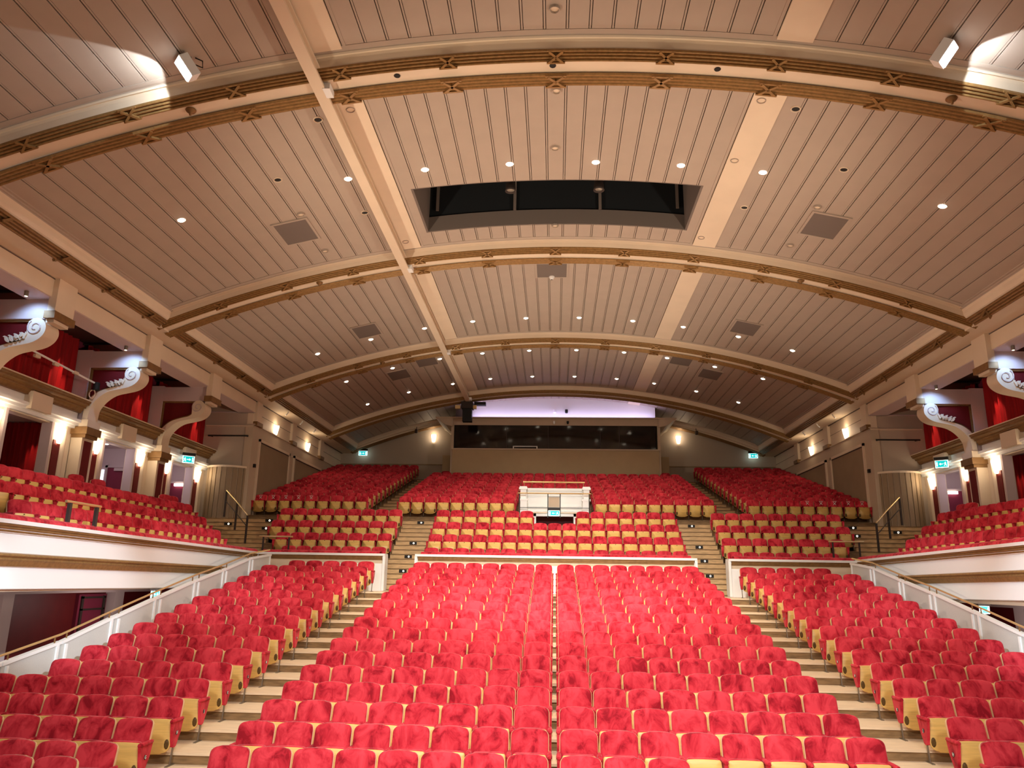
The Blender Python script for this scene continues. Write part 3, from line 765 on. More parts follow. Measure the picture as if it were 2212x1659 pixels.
    for i, (y, z) in enumerate(tp[1:-1]):
        for dy in (-.17, .17): MB().box(s*X(y)-.01, s*X(y)+.01, y+dy-.01, y+dy+.01, z+dy*.19+.02+H, z+dy*.19+.125+H).build('bracket', 'bronze', hr)
    # small brass guard rails
    zt = 1.33 if s < 0 else 1.41
    if s < 0:
        t = thing('guard_rail', 'short brass guard rail on two dark posts on the left side balcony', 'rail', (-9.25, 14.75, .95+H))
        MB().tube([(-9.25, 14.2, 1.34+H), (-9.25, 15.35, 1.34+H)], .028, 8).build('rail', 'brass', t)
        for y in (14.33, 15.22): MB().box(-9.28, -9.22, y-.035, y+.035, .85+H, 1.32+H).build('post', 'rubber', t)
    xa, xb = (9.84, 8.70) if s < 0 else (9.86, 8.76)
    t = thing('guard_rail', 'short brass guard rail above the %s corner of the balcony front' % sd, 'rail', (s*9.25, 25.6, .9+H), 'corner guard rails')
    MB().tube([(s*xa, 25.62, zt+H), (s*xb, 25.62, zt+H)], .028, 8).build('rail', 'brass', t)
    for x in (xa-.15, xb+.12): MB().box(s*x-.025, s*x+.025, 25.6, 25.64, .55+H, zt-.02+H).build('post', 'rubber', t)
    # diagonal stair rail
    t = thing('stair_rail', 'dark sloping stair rail with brass top in the %s balcony corner' % sd, 'rail', (s*12.1, 29, 1.7+H), 'corner stair rails')
    P = [(11.28, 28.04, 1.187), (12.1, 28.96, 1.73), (12.95, 29.85, 2.28)]
    for x, y, z in P: MB().box(s*x-.03, s*x+.03, y-.03, y+.03, z+H, z+1.0+H).build('post', 'rubber', t)
    MB().tube([(s*x, y, z+1.03+H) for x, y, z in P], .026, 8).build('rail', 'brass', t)
    MB().tube([(s*x, y, z+.62+H) for x, y, z in P], .016, 6).build('middle_rail', 'rubber', t)
for s in (-1, 1): side_wall(s)

# ------------------------------------------------------------------ upper side walls, bays and scroll consoles
YC = [17.55, 22.0, 26.45]
ZTOP, ZFR = 7.10+H, 6.62+H
outer = [(13.923, 4.45), (13.904, 4.789), (13.844, 4.933), (13.724, 5.098), (13.56, 5.244), (13.368, 5.348), (13.045, 5.411), (12.763, 5.474), (12.573, 5.6), (12.49, 5.746), (12.483, 5.872), (12.525, 5.997), (12.642, 6.09)]
inner = [(14.09, 4.45), (14.078, 4.778), (14.051, 4.932), (13.956, 5.118), (13.774, 5.285), (13.582, 5.389), (13.282, 5.473), (13.05, 5.52), (12.95, 5.60)]
head = [(12.96, 5.80), (12.975, 5.90), (12.94, 6.02), (12.85, 6.09), (12.74, 6.11)]
def smooth_poly(p, n=3):
    for _ in range(n-1):
        q = [p[0]]
        for a, b in zip(p, p[1:]): q += [(a[0]*.75+b[0]*.25, a[1]*.75+b[1]*.25), (a[0]*.25+b[0]*.75, a[1]*.25+b[1]*.75)]
        p = q+[p[-1]]
    return p
outs, ins = smooth_poly(outer), smooth_poly(inner)
def strip_ext(A, B, y0, y1, s, mb, m=None):
    # ribbon between polylines A and B (x,z) extruded in y
    def rs(P, n):
        L = [0]
        for a, b in zip(P, P[1:]): L.append(L[-1]+math.hypot(b[0]-a[0], b[1]-a[1]))
        return [(np.interp(t*L[-1], L, [p[0] for p in P]), np.interp(t*L[-1], L, [p[1] for p in P])) for t in np.linspace(0, 1, n)]
    A, B = rs(A, 24), rs(B, 24)
    mb.grid([[(s*a[0], y0, a[1]+H), (s*b[0], y0, b[1]+H), (s*b[0], y1, b[1]+H), (s*a[0], y1, a[1]+H)] for a, b in zip(A, B)], m, True)
def console(s, yc, idx, lit):
    sd = 'left' if s < 0 else 'right'
    y0, y1 = yc-.26, yc+.26
    d = {0: 'nearest', 1: 'middle' if s < 0 else 'nearer', 2: 'farthest' if s < 0 else 'farther'}[idx]
    t = thing('scroll_console', 'large %s scroll console on the %s wall, %s of its row' % ('bluish-lit' if lit else 'cream unlit', sd, d), 'console', (s*13.3, yc, 5.2+H), 'scroll consoles on the side walls')
    b = MB(); b.prism([(s*x, z+H) for x, z in ins+head+outs[::-1]], 'y', y0, y1)
    b.build('scroll_body', 'cream', t)
    # spiral relief on the face
    sp = [(s*(12.755+ (.20-.155*i/30)*math.cos(2.2+i*.30)*-1), y0-.012, 5.86+(.20-.155*i/30)*math.sin(2.2+i*.30)+H) for i in range(31)]
    MB().tube(sp, .016, 5).build('spiral', 'lav', t)
    if lit:
        lf = MB()
        for q, (bx, bz, hd, L) in enumerate(((12.98, 5.56, 100, .20), (13.05, 5.53, 122, .22), (13.13, 5.51, 140, .23), (13.22, 5.49, 152, .24), (13.31, 5.475, 160, .25), (13.02, 5.60, 118, .13), (13.12, 5.56, 140, .14))):
            P_, a = [], math.radians(hd); px_, pz_ = bx, bz
            for k_ in range(8):
                P_.append((px_, pz_)); px_ -= math.cos(a)*L/7; pz_ += math.sin(a)*L/7; a -= .22 if k_ < 4 else -.75
            A_, B_ = [], []
            for k_, (u_, v_) in enumerate(P_):
                w_ = .034*math.sin(math.pi*min(1, (k_+1.2)/8.2))+.004
                k2 = min(k_+1, 7); k1 = max(k_-1, 0); tx_, tz_ = P_[k2][0]-P_[k1][0], P_[k2][1]-P_[k1][1]; n_ = math.hypot(tx_, tz_)
                A_.append((u_-tz_/n_*w_, v_+tx_/n_*w_)); B_.append((u_+tz_/n_*w_, v_-tx_/n_*w_))
            strip_ext(A_, B_, y0-.035-.006*q, y0+.16, s, lf)
        lf.build('acanthus_leaf', 'cream', t)
    # maroon spandrel above the scroll
    sp_poly = [(14.10, 4.80)]+ins[3:]+[(12.95, 5.9), (12.9, 6.09), (14.10, 6.09)]
    MB().prism([(s*x, z+H) for x, z in sp_poly], 'y', y0+.16, y1-.1).build('spandrel', 'maroon', t)
    e = MB(); strip_ext([(x+.02, z+.012) for x, z in ins[2:]], [(x+.055, z+.05) for x, z in ins[2:]], y0+.08, y0+.17, s, e)
    e.box(*sorted((s*14.06, s*14.12)), y0+.08, y0+.17, 4.75+H, 6.09+H); e.box(*sorted((s*12.9, s*14.1)), y0+.08, y0+.17, 6.04+H, 6.09+H)
    e.build('gilt_edge', 'bronze', t)
    MB().box(*sorted((s*12.42, s*14.098)), y0+.02, y1-.02, 6.09+H, 6.60+H).build('lintel', 'lav', t)
    MB().box(*sorted((s*14.1, s*14.72)), y0+.02, y1-.02, 4.4+H, 6.64+H).build('jamb', 'lav', t)
    # frieze block and capital above the scroll
    MB().box(*sorted((s*12.26, s*12.46)), y0-.1, y1+.12, 6.25+H, 7.12+H).build('frieze_block', 'cream', t)
    c = MB(); c.box(*sorted((s*12.22, s*12.50)), y0-.14, y1+.16, 6.06+H, 6.25+H, 'bronze'); c.box(*sorted((s*12.30, s*12.5)), y0-.02, y1+.04, 5.98+H, 6.06+H, 'cream')
    c.build('capital', None, t)
    # lower part: neck, capital, pilaster
    MB().box(*sorted((s*13.85, s*14.3)), y0-.06, y1+.06, 4.24+H, 4.47+H).build('neck_block', 'cream', t)
    k = MB(); k.box(*sorted((s*13.80, s*14.3)), y0-.12, y1+.10, 4.02+H, 4.24+H); k.box(*sorted((s*13.86, s*14.3)), y0-.06, y1+.04, 3.92+H, 4.02+H); k.build('pilaster_capital', 'bronze', t)
    MB().box(*sorted((s*13.95, s*14.35)), y0-.04, y1, 1.75+H, 3.92+H).build('pilaster', 'cream', t)
    MB().box(*sorted((s*13.93, s*13.96)), y0+.06, y1-.10, 1.75+H, 3.84+H).build('maroon_inset', 'maroon', t)
    if lit:
        f = thing('accent_spotlight', 'small chrome spotlight under the %s frieze beside the %s console' % (sd, d), 'spotlight', (s*12.72, y0-.55, 6.56+H), 'accent spotlights above the consoles')
        MB().lathe([(.001, .06), (.05, .06), (.05, -.05), (.04, -.06), (.001, -.05)], (s*12.72, y0-.55, 6.53+H), 10).build('can', 'iron', f)
        MB().lathe([(.035, 0), (.001, 0)], (s*12.72, y0-.55, 6.46+H), 10).build('lens', 'shade', f)
        add_light('SPOT', 'accent_lamp', (s*12.72, y0-.62, 6.42+H), (s*12.78, y0+.05, 5.75+H), 48, (.38, .62, 1), .04, 110, .7)
for s in (-1, 1):
    for i, yc in enumerate(YC):
        if s > 0 and i == 0: continue
        console(s, yc, i, not (s < 0 and i == 2))

def cup_lamp(s, X, y, z, lab, group, e=7, axis='x'):
    t = thing('wall_lamp', lab, 'lamp', (X, y, z), group)
    rot = 0 if axis == 'y' else 0
    a0 = {('x', 1): -math.pi/2, ('x', -1): math.pi/2, ('y', 1): math.pi}[(axis, s)]
    MB().lathe([(.05, -.24), (.085, -.20), (.125, .0), (.150, .16), (.150, .19), (.13, .19)], (X, y, z), 10, arc=(a0, a0+math.pi)).build('glass_shade', 'shade', t, smooth=True)
    MB().lathe([(.001, -.27), (.045, -.25), (.05, -.235)], (X, y, z), 10, arc=(a0, a0+math.pi)).build('finial', 'brass', t)
    off = {'x': (s*.12, 0), 'y': (0, -.12)}[axis]
    add_light('POINT', 'wall_lamp_bulb', (X+off[0]*2.1, y+off[1]*2.1, z+.16), None, e, (1, .80, .55), .06)
    return t
def curtain(name, lab, s, x, y0, y1, z0, z1, grp, amp=.07):
    n = int((y1-y0)/.045); rows = []
    for i in range(n+1):
        y = y0+(y1-y0)*i/n; ph = (y-y0)*2*math.pi/.26
        dx = amp*math.sin(ph+1.2*math.sin(ph*.31))
        rows.append([(s*(x+dx), y, z0), (s*(x+dx*1.05), y, (z0+z1)/2), (s*(x+dx*.8), y, z1)])
    o = MB().grid(rows).build(name, 'curtain', smooth=True)
    return tag(o, lab, 'curtain', grp)
def bay(s, y0, y1, idx, opening):
    # y0,y1: inner faces of the two consoles; wall plane at |x| = 14.3
    sd = 'left' if s < 0 else 'right'
    X = 14.3; ym = (y0+y1)/2; oa, ob = y0+.95, y1-.95
    nm = {0: 'nearest', 1: 'second', 2: 'third', 3: 'farthest'}[idx]
    wl = MB()
    wl.box(*sorted((s*X, s*(X+.3))), y0-.3, oa, 1.6+H, 4.4+H); wl.box(*sorted((s*X, s*(X+.3))), ob, y1+.3, 1.6+H, 4.4+H); wl.box(*sorted((s*X, s*(X+.3))), oa, ob, 4.15+H, 4.6+H)
    wl = wl.build('wall_bay_%s_%d' % (sd, idx), 'cream'); struct(wl, 'cream wall bay below the curtains on the %s, %s along' % (sd, nm))
    # entablature: stepped mouldings, brown soffit cornice, ledge
    e = MB(); e.grid([[(s*x, y, z+H) for x, z in ((14.3, 4.18), (14.18, 4.18), (14.18, 4.26), (14.12, 4.27), (14.12, 4.34), (14.05, 4.36), (14.05, 4.44), (14.22, 4.46), (14.22, 4.66), (14.3, 4.66))] for y in (y0-.02, y1+.02)]); e.build('stepped_moulding', 'white', wl)
    e = MB(); e.grid([[(s*x, y, z+H) for x, z in ((14.25, 4.66), (14.12, 4.66), (14.12, 4.70), (14.08, 4.74), (14.06, 4.80), (14.00, 4.80), (14.00, 4.85), (13.96, 4.88), (13.90, 4.89), (13.90, 4.94), (13.86, 4.95), (13.86, 5.0))] for y in (y0-.02, y1+.02)]); e.build('cornice', 'bronze', wl)
    MB().box(*sorted((s*13.84, s*14.7)), y0-.02, y1+.02, 5.0+H, 5.03+H).build('ledge', 'cream', wl)
    MB().box(*sorted((s*13.98, s*14.3)), ym-.42, ym+.42, 4.28+H, 4.76+H).build('keystone_block', 'cream', wl)
    # jambs and maroon strips under the lamps
    for yj, sg in ((oa, -1), (ob, 1)):
        MB().box(*sorted((s*14.22, s*(X+.22))), min(yj+sg*.003, yj-sg*.10), max(yj+sg*.003, yj-sg*.10), 1.7+H, 4.18+H).build('door_jamb', 'lav', wl)
        ys = yj+sg*.16; MB().box(*sorted((s*14.27, s*14.33)), min(ys, ys+sg*.30), max(ys, ys+sg*.30), 1.7+H, 3.72+H).build('maroon_strip', 'maroon', wl)
        ym_ = yj+sg*.56; MB().lathe([(.10, 1.7+H), (.10, 4.2+H)], (s*14.3, ym_, 0), 8).build('quarter_shaft', 'cream', wl, smooth=True)
        cup_lamp(-s, s*14.24, yj+sg*.31, 3.86+H, 'glowing tapered wall lamp on the %s side wall, %s bay, %s side of its opening' % (sd, nm, 'near' if sg < 0 else 'far'), 'tapered wall lamps of the side walls')
    # recess behind the opening
    rc = MB(); xo = X+1.9
    rc.box(*sorted((s*xo, s*(xo+.1))), y0-.5, y1+.5, 1.6+H, 4.6+H, 'lav'); rc.box(*sorted((s*X, s*xo)), y0-.6, y1+.6, 4.3+H, 4.4+H, 'lav')
    rc.box(*sorted((s*X, s*xo)), y0-.6, y0-.5, 1.6+H, 4.4+H, 'lav'); 
    ye = ob+.74
    rc.box(*sorted((s*(X+.3), s*xo)), ye, ye+.1, 1.6+H, 4.4+H, 'lav'); rc.box(*sorted((s*X, s*xo)), y0-.6, y1+.6, 1.6+H, 1.72+H, 'riser')
    rc = rc.build('wall_recess_%s_%d' % (sd, idx), None); struct(rc, 'lavender recess behind the %s opening on the %s' % (nm, sd))
    if opening == 'curtain':
        o = MB(); rows = []
        for i in range(60):
            x = X+.36+1.5*i/59; dy = .05*math.sin(i*.95+math.sin(i*.3))
            rows.append([(s*x, ob+.55+dy, z+H) for z in (1.75, 3.0, 4.28)])
        tag(o.grid(rows).build('curtain', 'curtain', smooth=True), 'dark red curtain hanging inside the %s doorway opening on the %s' % (nm, sd), 'curtain', 'curtains of the side walls')
        add_light('SPOT', 'curtain_lamp', (s*(X+.75), ob+.25, 4.2+H), (s*(X+.80), ob+.55, 2.4+H), 55, (1, .42, .30), .03, 34, .6)
        add_light('POINT', 'recess_lamp', (s*(X+.6), ym, 4.0+H), None, 1.5, (1, .6, .6), .1)
    else:
        dn = MB().box(*sorted((s*(X+.50), s*(X+1.25))), ye-.05, ye+.01, 1.7+H, 3.62+H).build('door_%d' % (idx+(0 if s < 0 else 4)), 'maroon_dark'); struct(dn, 'dark maroon door in the recess of the %s bay on the %s' % (nm, sd), 'door')
        MB().box(*sorted((s*(X+.60), s*(X+.98))), ye-.14, ye-.05, 3.50+H, 3.60+H).build('door_closer' if opening == 'hall' else 'glowing_door_closer', 'steplight' if opening == 'sign' else 'lav', dn)  # sign-bay closer's brightness is put into its material as emission
        for xx in (X+.42, X+1.25): MB().box(*sorted((s*xx, s*(xx+.08))), ye-.08, ye+.01, 1.7+H, 3.70+H).build('door_frame', 'lav', dn)
        MB().box(*sorted((s*(X+.42), s*(X+1.33))), ye-.08, ye+.01, 3.62+H, 3.70+H).build('door_frame', 'lav', dn)
        if opening == 'sign': MB().box(*sorted((s*(X+.54), s*(X+.64))), ye-.06, ye-.05, 3.05+H, 3.15+H).build('door_notice', 'letter', dn)
        if opening == 'hall':
            MB().box(*sorted((s*(X+1.40), s*(X+1.52))), ye-.04, ye-.01, 1.75+H, 3.55+H).build('bright_gap', 'daylight', dn)
            for q in range(2):
                t = thing('ceiling_lamp', 'small lit downlight in the recess ceiling of the %s %s bay, %s' % (nm, sd, ('inner', 'outer')[q]), 'light', (s*(X+.55+.35*q), ym+.3+.5*q, 4.295+H), 'recess downlights')
                MB().lathe([(.07, 0), (.05, -.015), (.001, -.015)], (0, 0, 0), 10).build('lens', 'steplight', t, off=(0, 0, 0))
        add_light('POINT', 'recess_lamp', (s*(X+.7), ym, 4.0+H), None, 12, (.95, .85, 1), .1)
    # upper curtain
    MB().box(*sorted((s*13.1, s*14.9)), y0-.05, y1+.05, 6.95+H, 7.0+H).build('dark_ceiling', 'rubber', wl)
    curtain('curtain', 'tall red curtain above the %s bay on the %s wall' % (nm, sd), s, 14.55, y0-.05, y1+.05, 5.03+H, 6.96+H, 'curtains of the side walls')
    for yy, en in ((y0+.55, 190), (y1-.75, 190)):
        add_light('SPOT', 'curtain_lamp', (s*14.05, yy, 6.9+H), (s*14.5, yy, 5.2+H), en, (1, .40, .30), .03, 30, .5)
# bays: three on the left (plus the edge of one more), two on the right
bay(-1, 13.4, 17.25, 0, 'curtain'); bay(-1, 17.82, 21.70, 1, 'curtain'); bay(-1, 22.28, 26.15, 2, 'hall'); bay(-1, 26.75, 30.5, 3, 'sign')
bay(1, 17.82, 21.70, 1, 'curtain'); bay(1, 22.28, 26.15, 2, 'curtain'); bay(1, 26.75, 30.5, 3, 'sign')
for s in (-1, 1):
    sd = 'left' if s < 0 else 'right'
    bk = MB().box(*sorted((s*14.75, s*14.85)), 4, 30.5, 4.4+H, 7.12+H).build('wall_backing_%s' % sd, 'maroon_dark'); struct(bk, 'dark red wall hidden behind the %s curtains' % sd)
    MB().box(*sorted((s*12.72, s*14.9)), 4, 30.5, 7.02+H, 7.11+H).build('bay_roof', 'rubber', bk)
    # frieze beam over the bays and its lavender soffit
    fr = MB().box(*sorted((s*12.40, s*12.75)), 4, 30.52, 6.62+H, 7.12+H).build('wall_frieze_%s' % sd, 'cream'); struct(fr, 'cream frieze beam above the curtains along the %s wall' % sd)
    MB().box(*sorted((s*12.42, s*13.10)), 4, 30.55, 6.60+H, 6.625+H).build('soffit_board', 'lav', fr)
    MB().box(*sorted((s*12.38, s*12.42)), 4, 43.9, 7.07+H, 7.09+H).build('shadow_joint', 'groove', fr)
    # end wall of the last bay, facing the stage
    ew = MB().box(*sorted((s*12.62, s*16.5)), 30.55, 30.8, .5+H, 7.1+H).build('wall_end_%s' % sd, 'taupe_wall'); struct(ew, 'taupe wall facing the stage at the end of the %s bays' % sd)
    MB().box(*sorted((s*12.4, s*14.4)), 30.47, 30.55, 6.02+H, 6.07+H).build('ledge_mould', 'cream', ew)
    MB().box(*sorted((s*12.4, s*14.4)), 30.50, 30.55, 6.60+H, 6.64+H).build('upper_mould', 'lav', ew)
    t = thing('curtain_pole', 'dark horizontal pole on the end wall beside the last %s curtain' % sd, 'pole', (s*13.4, 30.35, 5.6+H), 'poles on the end walls')
    MB().tube([(s*12.52, 30.35, 5.6+H), (s*14.2, 30.35, 5.6+H)], .03, 8).build('pole', 'black', t)
    for x in (12.6, 14.1): MB().box(s*x-.02, s*x+.02, 30.33, 30.55, 5.58+H, 5.62+H).build('bracket', 'black', t)
    # curved slatted screen in the corner
    cs = thing('curved_screen', 'curved vertical-slatted screen in the %s corner of the balcony' % sd, 'screen', (s*13.4, 30.4, 2.3+H), 'curved slatted screens')
    cx, cyy, rr = 13.35, 31.05, .98
    N = 9
    angs = np.linspace(math.radians(-152), math.radians(-40), N+1)
    for i in range(N):
        a0, a1 = angs[i]+.020, angs[i+1]-.020
        q = []
        for r_ in (rr, rr-.03):
            for a in ((a0, a1) if r_ == rr else (a1, a0)): q.append((s*(cx-r_*math.cos(a)*-1 if False else cx+r_*math.cos(a)), cyy+r_*math.sin(a)))
        MB().prism(q, 'z', 2.24+H, 4.30+H).build('slat', 'panel_dark', cs)
    q = MB(); q.grid([[(s*(cx+(rr-.035)*math.cos(a)), cyy+(rr-.035)*math.sin(a), z) for z in (2.24+H, 4.3+H)] for a in np.linspace(angs[0], angs[-1], 16)]); q.build('backing', 'cream2', cs)
    q = MB(); q.grid([[(s*(cx+r_*math.cos(a)), cyy+r_*math.sin(a), z) for r_, z in ((rr+.03, 4.28+H), (rr+.03, 4.36+H), (rr-.05, 4.36+H), (rr-.05, 4.28+H))] for a in np.linspace(angs[0], angs[-1], 16)]); q.build('top_trim', 'cream', cs)
    # rear side wall with acoustic panels
    sw = MB().box(*sorted((s*12.4, s*12.72)), 30.50, 44, .5+H, 6.12+H).build('wall_%s' % sd, 'cream2'); struct(sw, 'warm cream rear wall on the %s with two acoustic panels' % sd)
    MB().box(*sorted((s*12.46, s*12.7)), 30.53, 44, 6.12+H, 7.12+H).build('frieze', 'cream', sw)
    MB().box(*sorted((s*12.36, s*12.5)), 30.5, 44, 6.10+H, 6.14+H).build('ledge', 'cream', sw)
    MB().box(*sorted((s*12.45, s*12.47)), 30.55, 44, 6.62+H, 6.635+H).build('frieze_joint', 'groove', sw)
    for pi, (ya, yb, zb) in enumerate(((31.31, 34.89, 2.3), (35.73, 39.95, 3.5))):
        p = MB().box(*sorted((s*12.37, s*12.41)), ya, yb, zb+H, 5.50+H).build('acoustic_panel', 'panel_dark', sw)
        f = MB(); f.box(*sorted((s*12.33, s*12.41)), ya-.12, ya-.01, zb+H, 5.62+H); f.box(*sorted((s*12.33, s*12.41)), yb+.01, yb+.12, zb+H, 5.62+H); f.box(*sorted((s*12.33, s*12.41)), ya-.12, yb+.12, 5.51+H, 5.62+H)
        f.build('panel_frame', 'cream', sw)
        MB().box(*sorted((s*12.365, s*12.40)), ya, yb, 5.47+H, 5.51+H).build('shadow_gap', 'rubber', sw)
    for bi_, y in enumerate((30.6, 35.05, 39.5)):
        MB().box(*sorted((s*12.34, s*12.48)), y, y+.55, 6.25+H, 7.12+H).build('frieze_block', 'cream', sw)
        MB().box(*sorted((s*12.28, s*12.48)), y-.04, y+.6, 6.08+H, 6.25+H).build('capital', 'bronze', sw)
    for q, y in enumerate((33.04, 37.57)):
        cup_lamp(-s, s*12.42, y, 6.36+H, 'bright wall lamp on the %s rear frieze, %s of two' % (sd, ('nearer', 'farther')[q]), 'frieze wall lamps', 7)
    for q, y in enumerate((32.6, 34.6, 36.6)):
        t = thing('track_spotlight', 'tiny spotlight under the %s cornice near the rear wall, %s' % (sd, ('first', 'second', 'third')[q]), 'spotlight', (s*11.75, y, 7.06+H), 'cornice spotlights')
        MB().tube([(s*11.75, y, 7.10+H), (s*11.78, y, 7.02+H), (s*11.85, y, 6.95+H)], .025, 6).build('can', 'white', t)
        MB().lathe([(.02, 0), (.001, -.004)], (s*11.86, y, 6.945+H), 8).build('lens', 'steplight', t)
    t = thing('wall_speaker', 'tiny black speaker on the %s rear wall corner' % sd, 'speaker', (s*12.36, 30.9, 4.45+H), 'wall speakers')
    MB().box(s*12.36-.05, s*12.36+.05, 30.84, 30.96, 4.38+H, 4.52+H).build('case', 'black', t)
# lighting bar and winch left of the second console
t = thing('lighting_bar', 'white horizontal lighting bar in front of the left curtains', 'bar', (-13.9, 19.8, 5.6+H))
MB().tube([(-13.75, 18.2, 5.72+H), (-13.75, 21.6, 5.55+H)], .03, 8).build('bar', 'white', t)
for y in (18.9, 19.7, 20.6): MB().box(-13.79, -13.71, y-.1, y+.1, 5.56+H, 5.64+H).build('clamp', 'cream', t)
t = thing('stage_lantern', 'black stage lantern with coiled cable beside the middle left console', 'lantern', (-13.75, 21.66, 5.45+H))
MB().lathe([(.03, .14), (.09, .12), (.10, -.10), (.07, -.12), (.001, -.08)], (-13.72, 21.62, 5.45+H), 10).build('body', 'black', t)
MB().tube([(-13.8+.09*math.cos(a), 21.6, 5.22+H+.13*math.sin(a)) for a in np.linspace(0, 2*math.pi, 14)], .018, 6).build('coiled_cable', 'cream', t)

# ------------------------------------------------------------------ rear wall and control booth
bw = MB().box(-12.7, 12.7, 43.9, 44.2, 3+H, 10.2+H).build('wall_back', 'taupe_wall'); struct(bw, 'dim taupe back wall of the balcony')
MB().box(-12.4, 12.4, 43.85, 43.9, 6.44+H, 6.50+H).build('dado_rail', 'panel_dark', bw)
ra = arc_sweep([(-.35, .34), (-.35, .28), (-.30, .24), (-.28, .12), (-.20, .10), (-.20, .02), (.3, .0)], 43.45).build('trim_7', 'cream'); struct(ra, 'rear cream arch of the vault against the back wall', 'arch')
arc_sweep(reed((-.20, .02), (.25, -.02), 3), 43.45).build('gold_moulding', 'bronze', ra)
for s in (-1, 1):
    sd = 'left' if s < 0 else 'right'
    cup_lamp(1, s*7.05, 43.84, 8.02+H, 'fan-glowing wall lamp on the back wall, %s of the control booth' % sd, 'back wall lamps', 9, 'y')
    t = thing('hanging_spotlight', 'small dark spotlight hanging from the rear arch, %s of the booth' % sd, 'spotlight', (s*7.95, 43.0, 8.25+H), 'hanging rear spotlights')
    MB().tube([(s*7.95, 43.2, 8.6+H), (s*7.95, 43.1, 8.38+H)], .02, 6).build('stem', 'rubber', t)
    MB().lathe([(.03, .12), (.08, .10), (.09, -.06), (.07, -.1), (.001, -.06)], (s*7.95, 43.05, 8.27+H), 10).build('can', 'rubber', t)
bt = thing('control_booth', 'tan glazed control booth with dark windows at the rear of the balcony', 'booth', (0, 40.5, 5+H))
MB().box(-5.45, 5.45, 40.25, 40.35, 5.0+H, 6.78+H).build('front_panel', 'booth', bt)
MB().box(-5.5, 5.5, 40.2, 40.4, 6.76+H, 6.83+H).build('sill', 'cream2', bt)
MB().box(-5.6, 5.6, 40.3, 40.4, 8.10+H, 8.5+H).build('fascia', 'cream2', bt)
MB().box(-6.4, 6.4, 40.15, 43.85, 8.46+H, 8.52+H).build('roof', 'cream2', bt)
for s in (-1, 1):
    c = MB(); prof = [(5.45, 8.02), (5.55, 8.03), (5.85, 8.10), (6.08, 8.24), (6.22, 8.38), (6.38, 8.46), (5.45, 8.46)]
    c.prism([(s*x, z+H) for x, z in prof], 'y', 40.2, 43.8); c.build('side_cove', 'cream2', bt)
    MB().box(*sorted((s*5.40, s*5.55)), 40.32, 43.85, 5+H, 8.46+H).build('side_wall', 'cream2', bt)
    MB().box(*sorted((s*5.5, s*6.15)), 41.6, 42.3, 5.4+H, 6.66+H).build('side_plinth', 'booth', bt)
MB().box(-5.4, 5.4, 43.0, 43.1, 5+H, 8.4+H).build('rear_partition', 'maroon_dark', bt)
MB().box(-5.4, 5.4, 40.4, 43.0, 5.9+H, 6.0+H).build('booth_floor', 'black', bt)
glass = M['glass']; glass.node_tree.nodes['Principled BSDF'].inputs['Alpha'].default_value = .80
xs = [-5.38, -2.58, -.36, 2.4, 3.4, 5.32]
for i in range(5):
    MB().box(xs[i]+.012, xs[i+1]-.012, 40.33, 40.345, 6.83+H, 8.10+H).build('window_pane', 'glass', bt)
for x in xs[1:-1]: MB().box(x-.02, x+.02, 40.32, 40.36, 6.83+H, 8.10+H).build('mullion', 'rubber', bt)
t = thing('equipment_rack', 'white tubular rack frame standing in the booth window', 'rack', (-1.55, 40.7, 6.0+H))
for x in (-2.2, -.95): MB().box(x-.025, x+.025, 40.22, 40.27, 6.83+H, 6.97+H).build('leg', 'white', t)
MB().box(-2.2, -.95, 40.22, 40.27, 6.93+H, 6.97+H).build('rail', 'white', t)
t = thing('air_conditioner', 'pale wall unit seen dimly inside the booth', 'unit', (-1.4, 42.9, 7.75+H))
MB().box(-1.8, -.9, 42.8, 43.0, 7.6+H, 7.88+H).build('case', 'letter', t)
# lit wall above the booth
lw = MB().box(-4.75, 5.4, 41.0, 41.2, 8.53+H, 9.74+H).build('wall_above_booth', 'white'); struct(lw, 'pale wall above the booth washed violet by a light strip')
MB().box(-5.42, -4.76, 40.95, 41.2, 8.53+H, 9.6+H).build('return', 'grey', lw)
t = thing('light_strip', 'violet-white light strip lying on the booth roof', 'light', (.4, 40.7, 8.55+H))
MB().box(-4.45, 5.35, 40.62, 40.72, 8.53+H, 8.56+H).build('diffuser', 'purple', t)
add_light('AREA', 'strip_lamp', (.4, 40.66, 8.60+H), (.4, 41.0, 9.1+H), 17, (.66, .56, 1), 9.8, size_y=.08)
for x, mt, lab in ((-.02, 'white', 'small white camera dome on the lit wall above the booth'), (.62, 'black', 'small dark speaker on the lit wall above the booth')):
    t = thing('wall_device', lab, 'device', (x, 40.9, 9.02+H))
    MB().lathe([(.001, .1), (.08, .08), (.08, -.08), (.05, -.12), (.001, -.12)], (x, 40.9, 9.02+H), 10).build('case', mt, t)
for x, lab in ((-.05, 'small pale camera under the booth eave, left one'), (.68, 'small dark camera under the booth eave, right one')):
    t = thing('eave_camera', lab, 'camera', (x, 40.2, 8.2+H))
    MB().lathe([(.06, .1), (.06, 0), (.03, -.06), (.001, -.07)], (x, 40.22, 8.22+H), 10).build('case', 'white' if x < 0 else 'black', t)
# projector at the end of the rail
t = thing('projector', 'black projector unit with yellow clamps at the rear end of the rail', 'projector', (-4.52, 38.9, 8.5+H))
MB().box(-4.78, -4.30, 38.7, 39.1, 7.98+H, 8.72+H).build('lower_housing', 'black', t)
MB().box(-4.85, -4.25, 38.6, 39.2, 8.66+H, 9.0+H).build('motor', 'rubber', t)
for x in (-5.05, -4.2): MB().box(x-.13, x+.13, 38.75, 38.95, 8.66+H, 8.84+H).build('clamp', 'brass', t)
MB().box(-4.2, -3.6, 38.75, 39.1, 8.86+H, 9.02+H).build('camera_arm', 'black', t)

